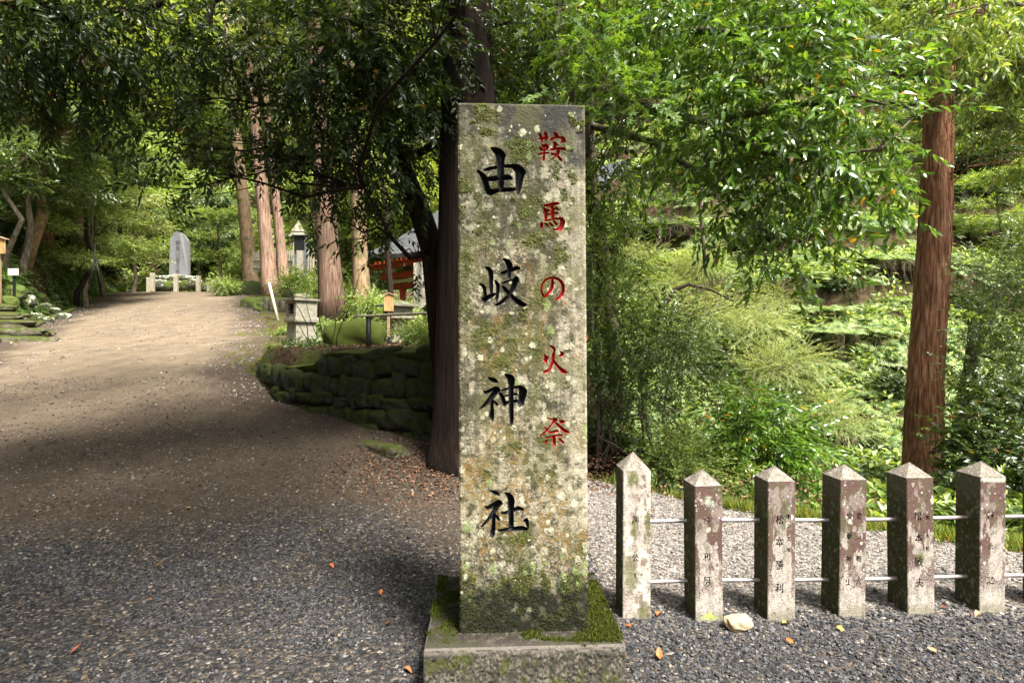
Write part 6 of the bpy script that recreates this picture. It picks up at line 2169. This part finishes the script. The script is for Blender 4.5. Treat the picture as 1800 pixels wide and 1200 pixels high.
for i, (px, pz) in enumerate([(285, 498), (300, 500), (315, 500), (330, 499), (343, 497), (355, 502), (368, 503), (378, 504), (272, 501)]):
    g = Geo()
    p = at(px, pz + 2, mdp - .6)
    g.add(rock_v((.8, .6, .55), 70 + i, .4, IV3) + p, None, IT3)
    tag(g.obj('boulder', MAT['rock'] if i % 2 else MAT['rock_white'], smooth=True), ['mossy stone left of the monument base', 'pale-topped stone left under the monument', 'stone directly below the monument slab', 'stone right under the monument', 'pale stone right of the monument base',
        'stone beside the second short post', 'pale stone between the two right-hand short posts', 'stone at the right end of the monument row', 'leftmost stone of the monument row'][i], 'boulder', 'stones round the monument base')
MAT['pale_stone'] = plain_mat('pale_post_stone', (.36, .33, .25), .8, scale=8, col2=(.24, .22, .16))
g = None
for i, (px, y0_, y1_, lab) in enumerate([(262, 488, 508, 'short pale post left of the rail group, partly hidden'), (268, 480, 500, 'short pale stone post left of the monument'), (309.5, 482, 502, 'short pale stone post in front of the monument'), (349, 485, 504, 'short pale stone post right of the monument'), (368, 496, 508, 'lowest pale stone stub at the right'), (376, 492, 506, 'small pale stone stub beside the leaning tree'), (386, 487, 508, 'rightmost short pale stone post')]):
    g = Geo()
    d = mdp - 1.2
    p = at(px, y1_, d)
    h = (y1_ - y0_) / F_PX * d
    prism([(-.4, 1, 1), (h - .04, 1, 1), (h, .8, .8)], .10, .10, p, .1, g)
    tag(g.obj('short_post', MAT['pale_stone']), lab, 'stone post', 'short pale stone posts round the monument')
# black notice box beside the cedars and the pale fence behind
bp = on_ground(528, 24.5)
t = thing('notice_box', 'black box-like notice board on posts behind the pink cedars', 'notice board', bp)
c0 = at(526, 428, 24.5)
g = Geo(); g.box(c0, (.42, .12, .60)); g.obj('panel', MAT['black_metal'], t)
g = Geo(); g.box(c0 + [0, 0, .335], (.62, .3, .06)); g.obj('top_board', MAT['black_metal'], t)
MAT['bluegrey'] = plain_mat('grey_metal_post', (.14, .17, .19), .5)
for dx in (-.19, .27):
    g = Geo(); g.box([c0[0] + dx, c0[1] + .05, (c0[2] + .3 + bp[2]) / 2], (.07, .07, c0[2] + .3 - bp[2])); g.obj('post', MAT['bluegrey'], t)
# pagoda-like stone finial behind it
p0 = on_ground(525, 27)
topz = at(525, 388, 27)[2]
midz = at(525, 418, 27)[2]
t = thing('stone_pagoda', 'slender pointed stone pagoda behind the black notice board', 'stone pagoda', p0)
g = Geo(); prism([(-.2, .8, .8), (midz - p0[2], .6, .6)], .35, .35, p0, .2, g); g.obj('shaft', MAT['concrete'], t)
g = Geo(); prism([(midz - p0[2], 1, 1), (midz - p0[2] + .25, .7, .7), (midz - p0[2] + .27, .8, .8), (midz - p0[2] + .5, .45, .45), (topz - p0[2], .05, .05)], .38, .38, p0, .2, g); g.obj('finial', MAT['concrete'], t)
fb = on_ground(490, 29.5)
t = thing('picket_fence', 'pale wooden picket fence behind the pink cedars', 'fence', fb)
for i in range(26):
    px = 446 + i * 4.2
    d = 29.5 - i * .1
    c = at(px, 460, d)
    g = Geo(); prism([(0, 1, 1), (1.0, 1, 1), (1.08, .3, 1)], .045, .02, np.array([c[0], c[1], at(px, 478 - i * .1, d)[2]]), 0, g); g.obj('picket', MAT['pale_stone'], t)
g = Geo()
pA, pB = at(444, 458, 29.54), at(556, 458, 26.94)
g.tube([pA, pB], .035, 6); g.tube([pA + [0, 0, -.4], pB + [0, 0, -.4]], .035, 6)
g.obj('rail', MAT['pale_stone'], t)
# leaning pale pole
g = Geo(); g.tube([on_ground(490, 17.6, .1), at(473, 497, 18)], [.05, .045], 10)
tag(g.obj('leaning_pole', MAT['pale_stone'], smooth=True), 'short pale pole leaning beside the low block wall', 'pole')
# black wooden support frame on the left bank
sf = at(167, 490, 20)
g = Geo()
for dx in (-.22, .22): g.tube([[sf[0] + dx, sf[1], sf[2] - .2], [sf[0] + dx * .15, sf[1], sf[2] + .75]], .025, 6)
g.tube([[sf[0], sf[1], sf[2] - .2], [sf[0], sf[1], sf[2] + 1.3]], .018, 6)
tag(g.obj('tree_support', MAT['black_metal'], smooth=True), 'dark A-shaped support stake on the left bank', 'stake')
# red and white guardian figure-like marker far behind right of monument: small vermilion shrine lantern
lp_ = at(382, 420, 40)
t = thing('vermilion_lantern', 'tiny red-capped white hanging lantern among the trees right of the monument', 'lantern', (lp_[0], lp_[1], lp_[2] - 1.2))
MAT['vermilion'] = plain_mat('vermilion_paint', (.36, .05, .012), .6, var=.25, scale=6)
g = Geo(); prism([(.35, 1.3, 1.3), (.5, .9, .9), (.58, .2, .2)], .30, .30, lp_ - [0, 0, .1], .3, g); g.obj('cap', MAT['vermilion'], t)
g = Geo(); prism([(-.15, .8, .8), (.35, .9, .9)], .22, .22, lp_ - [0, 0, .1], .3, g); g.obj('shade', MAT['white'], t)
g = Geo(); g.box(lp_ + [0, 0, -1.0], (.12, .12, 1.5)); g.obj('pole', MAT['vermilion'], t)

# ================================================================== SHRINE BUILDING
A0, A1 = np.array([-5.5, 20.3]), np.array([1.2, 14.0])      # eave line
ud = (A1 - A0) / np.linalg.norm(A1 - A0)
vd = np.array([-ud[1], ud[0]])                              # towards the back
if vd[1] < 0: vd = -vd
LEN = np.linalg.norm(A1 - A0)
eave = 4.35


def bp3(u_, v_, z):
    return np.array([A0[0] + ud[0] * u_ + vd[0] * v_, A0[1] + ud[1] * u_ + vd[1] * v_, z])


shrine = thing('shrine_hall', 'vermilion-eaved shrine building with grey roof half hidden behind the dark tree', 'shrine building', bp3(LEN / 2, 3, 1.6))
MAT['roof'] = plain_mat('grey_roof', (.06, .065, .07), .7, var=.4, scale=3, bump=.01)
MAT['dark_wood'] = plain_mat('dark_wood', (.03, .025, .02), .7, scale=18)
g = Geo()
V, Q = [], []
nu_, nv_ = 60, 14
for j in range(nv_ + 1):
    t_ = j / nv_
    for i in range(nu_ + 1):
        u_ = LEN * i / nu_
        curve = .35 * (abs(i / nu_ - .5) * 2) ** 3 * (1 - t_)
        V.append(bp3(u_, t_ * 3.6, eave + .12 + curve + 2.6 * t_ ** 1.25 + (.02 if i % 2 else 0)))
for j in range(nv_):
    for i in range(nu_):
        a = j * (nu_ + 1) + i
        Q.append((a, a + 1, a + nu_ + 2, a + nu_ + 1))
n0 = len(V)
V += [v_ - np.array([0, 0, .14]) for v_ in V[:]]
Q += [(q[3] + n0, q[2] + n0, q[1] + n0, q[0] + n0) for q in Q[:]]
for i in range(nu_): Q.append((i, n0 + i, n0 + i + 1, i + 1))
for j in range(nv_):
    a = j * (nu_ + 1); Q.append((a, a + nu_ + 1, n0 + a + nu_ + 1, n0 + a))
g.add(V, Q); g.obj('roof', MAT['roof'], shrine)
ang = math.atan2(ud[1], ud[0])
g = Geo()
for zz, vv_, th in ((eave - .10, .35, .18), (eave - .42, .75, .22), (eave - .78, 1.1, .20)):
    g.box(bp3(LEN / 2, vv_, zz), (LEN - .2, .16, th), ang)
for i in range(34):
    g.box(bp3(.2 + i * (LEN - .4) / 33, .55, eave - .03), (.09, 1.1, .10), ang)
g.obj('eaves', MAT['vermilion'], shrine)
g = Geo(); g.box(bp3(LEN / 2, .95, eave - .60), (LEN - .6, .03, .12), ang); g.obj('white_band', MAT['white'], shrine)
for u_ in (.9, 3.6, 6.3, LEN - .6):
    gz = 1.4
    g = Geo(); g.tube([bp3(u_, 1.1, gz), bp3(u_, 1.1, eave - .7)], .12, 14); g.obj('pillar', MAT['vermilion'], shrine, True)
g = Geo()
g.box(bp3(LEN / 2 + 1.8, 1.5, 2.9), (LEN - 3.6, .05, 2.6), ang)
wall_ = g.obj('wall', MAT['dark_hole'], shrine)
g = Geo()
for i in range(60):
    u_ = 3.7 + i * (LEN - 4) / 60
    g.box(bp3(u_, 1.40, 2.55), (.035, .04, 1.5), ang)
g.obj('lattice', MAT['bluegrey'], wall_)
g = Geo(); g.box(bp3(LEN / 2 + 1.8, 1.2, 1.62), (LEN - 3.6, .16, .12), ang); g.box(bp3(LEN / 2 + 1.8, 1.25, 2.02), (LEN - 3.6, .1, .06), ang); g.obj('floor_beam', MAT['vermilion'], shrine)
# banner with a feather-fan crest
BD = 15.6
cr = [at(727, 462, BD), at(758, 458, BD - .3), at(769, 518, BD - .35), at(727, 553, BD)]
t = thing('banner', 'white cloth banner with a black leaf-fan crest hanging under the shrine eaves', 'banner', (cr[0] + cr[1]) / 2)
MAT['cloth'] = plain_mat('white_cloth', (.42, .39, .33), .9, var=.15, scale=4)
g = Geo()
V, Q = [], []
nn = 16
for j in range(nn + 1):
    for i in range(nn + 1):
        s_, t_ = i / nn, j / nn
        p = cr[0] * (1 - s_) * (1 - t_) + cr[1] * s_ * (1 - t_) + cr[2] * s_ * t_ + cr[3] * (1 - s_) * t_
        V.append(p + [0, .03 * math.sin(s_ * 9 + t_ * 2), 0])
for j in range(nn):
    for i in range(nn):
        a = j * (nn + 1) + i; Q.append((a, a + nn + 1, a + nn + 2, a + 1))
n0 = len(V)
V += [v_ + np.array([0, .008, 0]) for v_ in V[:]]
Q += [(q[3] + n0, q[2] + n0, q[1] + n0, q[0] + n0) for q in Q[:]]
g.add(V, Q); cloth_ = g.obj('cloth', MAT['cloth'], t)
g = Geo()
cc = at(745, 503, BD - .25)
sc_ = BD / F_PX
for k in range(9):
    a = R(90 + (k - 4) * 27)
    L = 15 * sc_ * (1 - .02 * abs(k - 4))
    d_ = np.array([math.cos(a) * .85, 0, math.sin(a)])
    s_ = np.array([-d_[2], 0, d_[0]])
    o_ = cc + [0, 0, -8 * sc_]
    pr = [(.25, .02), (.5, .10), (.8, .13), (1.0, .05), (1.05, 0)]
    V = [o_ + d_ * L * r_ * 1.1 + s_ * L * w_ for r_, w_ in pr] + [o_ + d_ * L * r_ * 1.1 - s_ * L * w_ for r_, w_ in pr[::-1]]
    T = [(0, i, i + 1) for i in range(1, len(V) - 1)]
    g.add(np.array(V) - [0, .06, 0], None, T)
ring = [cc + np.array([math.cos(a) * 16 * sc_, -.06, math.sin(a) * 21 * sc_]) for a in np.linspace(0, 2 * np.pi, 40)]
g.tube(ring, .008, 5, cap=False)
g.obj('crest', MAT['ink'], cloth_)

# twigs: bare saplings on the wall top
for i, (px, d, tips) in enumerate([(570, 9.6, [(530, 500), (555, 430)]), (578, 9.4, [(600, 500), (640, 470)]), (560, 9.6, [(505, 540), (490, 470)])]):
    b0 = np.array([at(px, 600, d)[0], d, 1.05])
    g = Geo()
    for tp in tips:
        g.tube(bez(b0, at(tp[0], tp[1], d - .2), 9, .08, .035), np.linspace(.010, .003, 9), 5)
    tag(g.obj('sapling', MAT['dark_bark'], smooth=True), ['thin bare sapling on the mossy nose of the wall, reaching up past the lantern', 'thin bare sapling forking right on the mossy wall top', 'thin sapling arching left across the box lantern'][i], 'sapling', 'bare saplings on the wall top')
# dry roots and sticks on the bank right of the pillar
g = Geo()
for i in range(60):
    px, py = rng.uniform(1040, 1190), rng.uniform(690, 820)
    p = at(px, py, rng.uniform(6.0, 6.6))
    p[2] = max(p[2], float(G(p[0], p[1])) + .03)
    g.tube(bez(p, p + [rng.normal(0, .25), rng.normal(0, .15), rng.uniform(-.35, -.1)], 6, .05, .2), np.linspace(.010, .003, 6), 5)
tag(g.obj('dry_roots', MAT['twig'], smooth=True), 'tangle of dry roots and sticks on the bank right of the pillar', 'roots', kind='stuff')
# low forked branch in the feathery bushes
b0 = ground_pt(1155, 560, 7)
g = Geo()
bd = 9.5
g.tube([at(1150, 590, bd), at(1165, 540, bd), at(1185, 510, bd), at(1210, 500, bd), at(1250, 510, bd), at(1290, 530, bd)], [.05, .045, .04, .03, .02, .01], 8)
g.tube([at(1162, 545, bd), at(1150, 515, bd), at(1140, 505, bd)], [.035, .02, .01], 7)
tag(g.obj('bare_branch', MAT['dark_bark'], smooth=True), 'dark bare forked branch arching over the feathery bushes', 'branch')
# thin pale stem near the earth patch
g = Geo(); g.tube([at(1240, 470, 13), at(1236, 420, 13), at(1232, 370, 13), at(1236, 300, 13), at(1232, 200, 13)], [.05, .045, .05, .04, .035], 8)
tag(g.obj('slender_tree', MAT['grey_bark'], smooth=True), 'thin pale stem standing in front of the bare earth patch', 'tree stem')

# ------------------------------------------------------------------ single fallen leaves
LFM = {'orange': plain_mat('orange_fallen_leaf', (.42, .11, .03), .6, var=.3, scale=40), 'yellow': plain_mat('yellow_fallen_leaf', (.55, .36, .06), .6, var=.2, scale=40), 'tan': plain_mat('tan_fallen_leaf', (.38, .22, .12), .7, var=.3, scale=40)}
FL = [(580, 995, 'orange', 'orange leaf left of the plinth on open gravel'), (670, 1050, 'orange', 'curled orange leaf up-left of the plinth corner'), (122, 1160, 'orange', 'orange leaf near the bottom left corner'), (682, 1100, 'orange', 'rust leaf close to the plinth left side'),
      (335, 895, 'tan', 'tan leaf on the brown dirt far left of the pillar'), (272, 1000, 'yellow', 'small yellow leaf on the left gravel'), (565, 940, 'yellow', 'little yellow leaf on the dirt left of the pillar'), (710, 1180, 'orange', 'rust leaf at the bottom just left of the plinth'),
      (1375, 1098, 'yellow', 'bright yellow leaf in front of the third post'), (1395, 1140, 'orange', 'orange-pink leaf low in front of the third and fourth posts'), (1470, 1110, 'yellow', 'folded yellow-brown leaf in front of the fourth post'), (1155, 1095, 'orange', 'orange maple leaf at the foot of the first post'),
      (1110, 1112, 'orange', 'orange leaf beside the plinth right corner'), (1655, 1073, 'orange', 'rust leaf between the fifth and sixth posts'), (1722, 1080, 'tan', 'tan leaf under the sixth post'), (1160, 1175, 'orange', 'orange leaf low at the right of the plinth'),
      (1630, 1150, 'tan', 'pale tan leaf on dark gravel in the lower right'), (75, 775, 'tan', 'tan leaf on the dirt at the left edge'), (520, 870, 'tan', 'brown leaf in the middle of the dirt drive')]
for i, (px, py, c_, lab) in enumerate(FL):
    p = ground_pt(px, py, 1.6)
    p[2] = float(road_z(p[0], p[1])) + .016
    L_ = leaf(.06, .032, rng.uniform(-.5, .6), rng.uniform(.2, .7))
    L_ = (L_[0] * [1, 1, 1], L_[1], L_[2])
    a = rng.random() * 6.28
    M = frames(np.array([[math.cos(a), math.sin(a), .1]]), up=np.array([[rng.normal(0, .25), rng.normal(0, .25), 1]]), scale=np.array([rng.uniform(.7, 1.0)]))
    g = Geo()
    V = L_[0] @ M[0].T + p
    n0 = len(V)
    g.add(np.vstack([V, V - [0, 0, .0012]]), np.vstack([L_[1], L_[1][:, ::-1] + n0]), np.vstack([L_[2], L_[2][:, ::-1] + n0]))
    tag(g.obj('fallen_leaf', LFM[c_]), lab, 'fallen leaf', 'single fallen leaves on the gravel')

# ================================================================== LIGHT, SKY, CAMERA
w = bpy.data.worlds.new('World')
scene.world = w
w.use_nodes = True
nt = w.node_tree
bgn = nt.nodes['Background']
sky = nt.nodes.new('ShaderNodeTexSky')
sky.sky_type = 'NISHITA'
sky.sun_disc = False
SUN_EL, SUN_AZ = R(60), None
sun_dir = np.array([.42, -.52, 0])
sun_dir = sun_dir / np.linalg.norm(sun_dir) * math.cos(SUN_EL)
sun_dir[2] = math.sin(SUN_EL)
sky.sun_elevation = SUN_EL
sky.sun_rotation = math.atan2(sun_dir[0], sun_dir[1])
sky.air_density = 1.0
sky.dust_density = 6.0
sky.ozone_density = .6
hs = nt.nodes.new('ShaderNodeHueSaturation')
hs.inputs['Saturation'].default_value = .35
nt.links.new(sky.outputs[0], hs.inputs['Color'])
nt.links.new(hs.outputs[0], bgn.inputs[0])
bgn.inputs[1].default_value = .09
ld = bpy.data.lights.new('Sun', 'SUN')
ld.energy = 4.7
ld.angle = R(15)
ld.color = (1, .94, .84)
lo = bpy.data.objects.new('sun', ld)
COL.objects.link(lo)
lo.rotation_euler = Vector(sun_dir).to_track_quat('Z', 'Y').to_euler()
lo.location = (3, -3, 12)

cam = bpy.data.cameras.new('Camera')
cam.sensor_width = 36
cam.lens = F_PX / 1800 * 36
cam.clip_start = .05
cam.clip_end = 400
cam.dof.use_dof = True
cam.dof.focus_distance = 2.6
cam.dof.aperture_fstop = 14.0
co_ = bpy.data.objects.new('camera', cam)
COL.objects.link(co_)
co_.location = (0, 0, EYE)
co_.rotation_euler = (R(90), 0, 0)
scene.camera = co_
vs = scene.view_settings
vs.view_transform = 'Standard'
vs.look = 'None'
vs.exposure = 1.75
vs.gamma = 1
cy = scene.cycles
cy.max_bounces = 6
cy.diffuse_bounces = 3
cy.glossy_bounces = 2
cy.transmission_bounces = 3
cy.transparent_max_bounces = 4
cy.use_adaptive_sampling = True
cy.adaptive_threshold = .01
cy.use_denoising = True
cy.caustics_reflective = False
cy.caustics_refractive = False
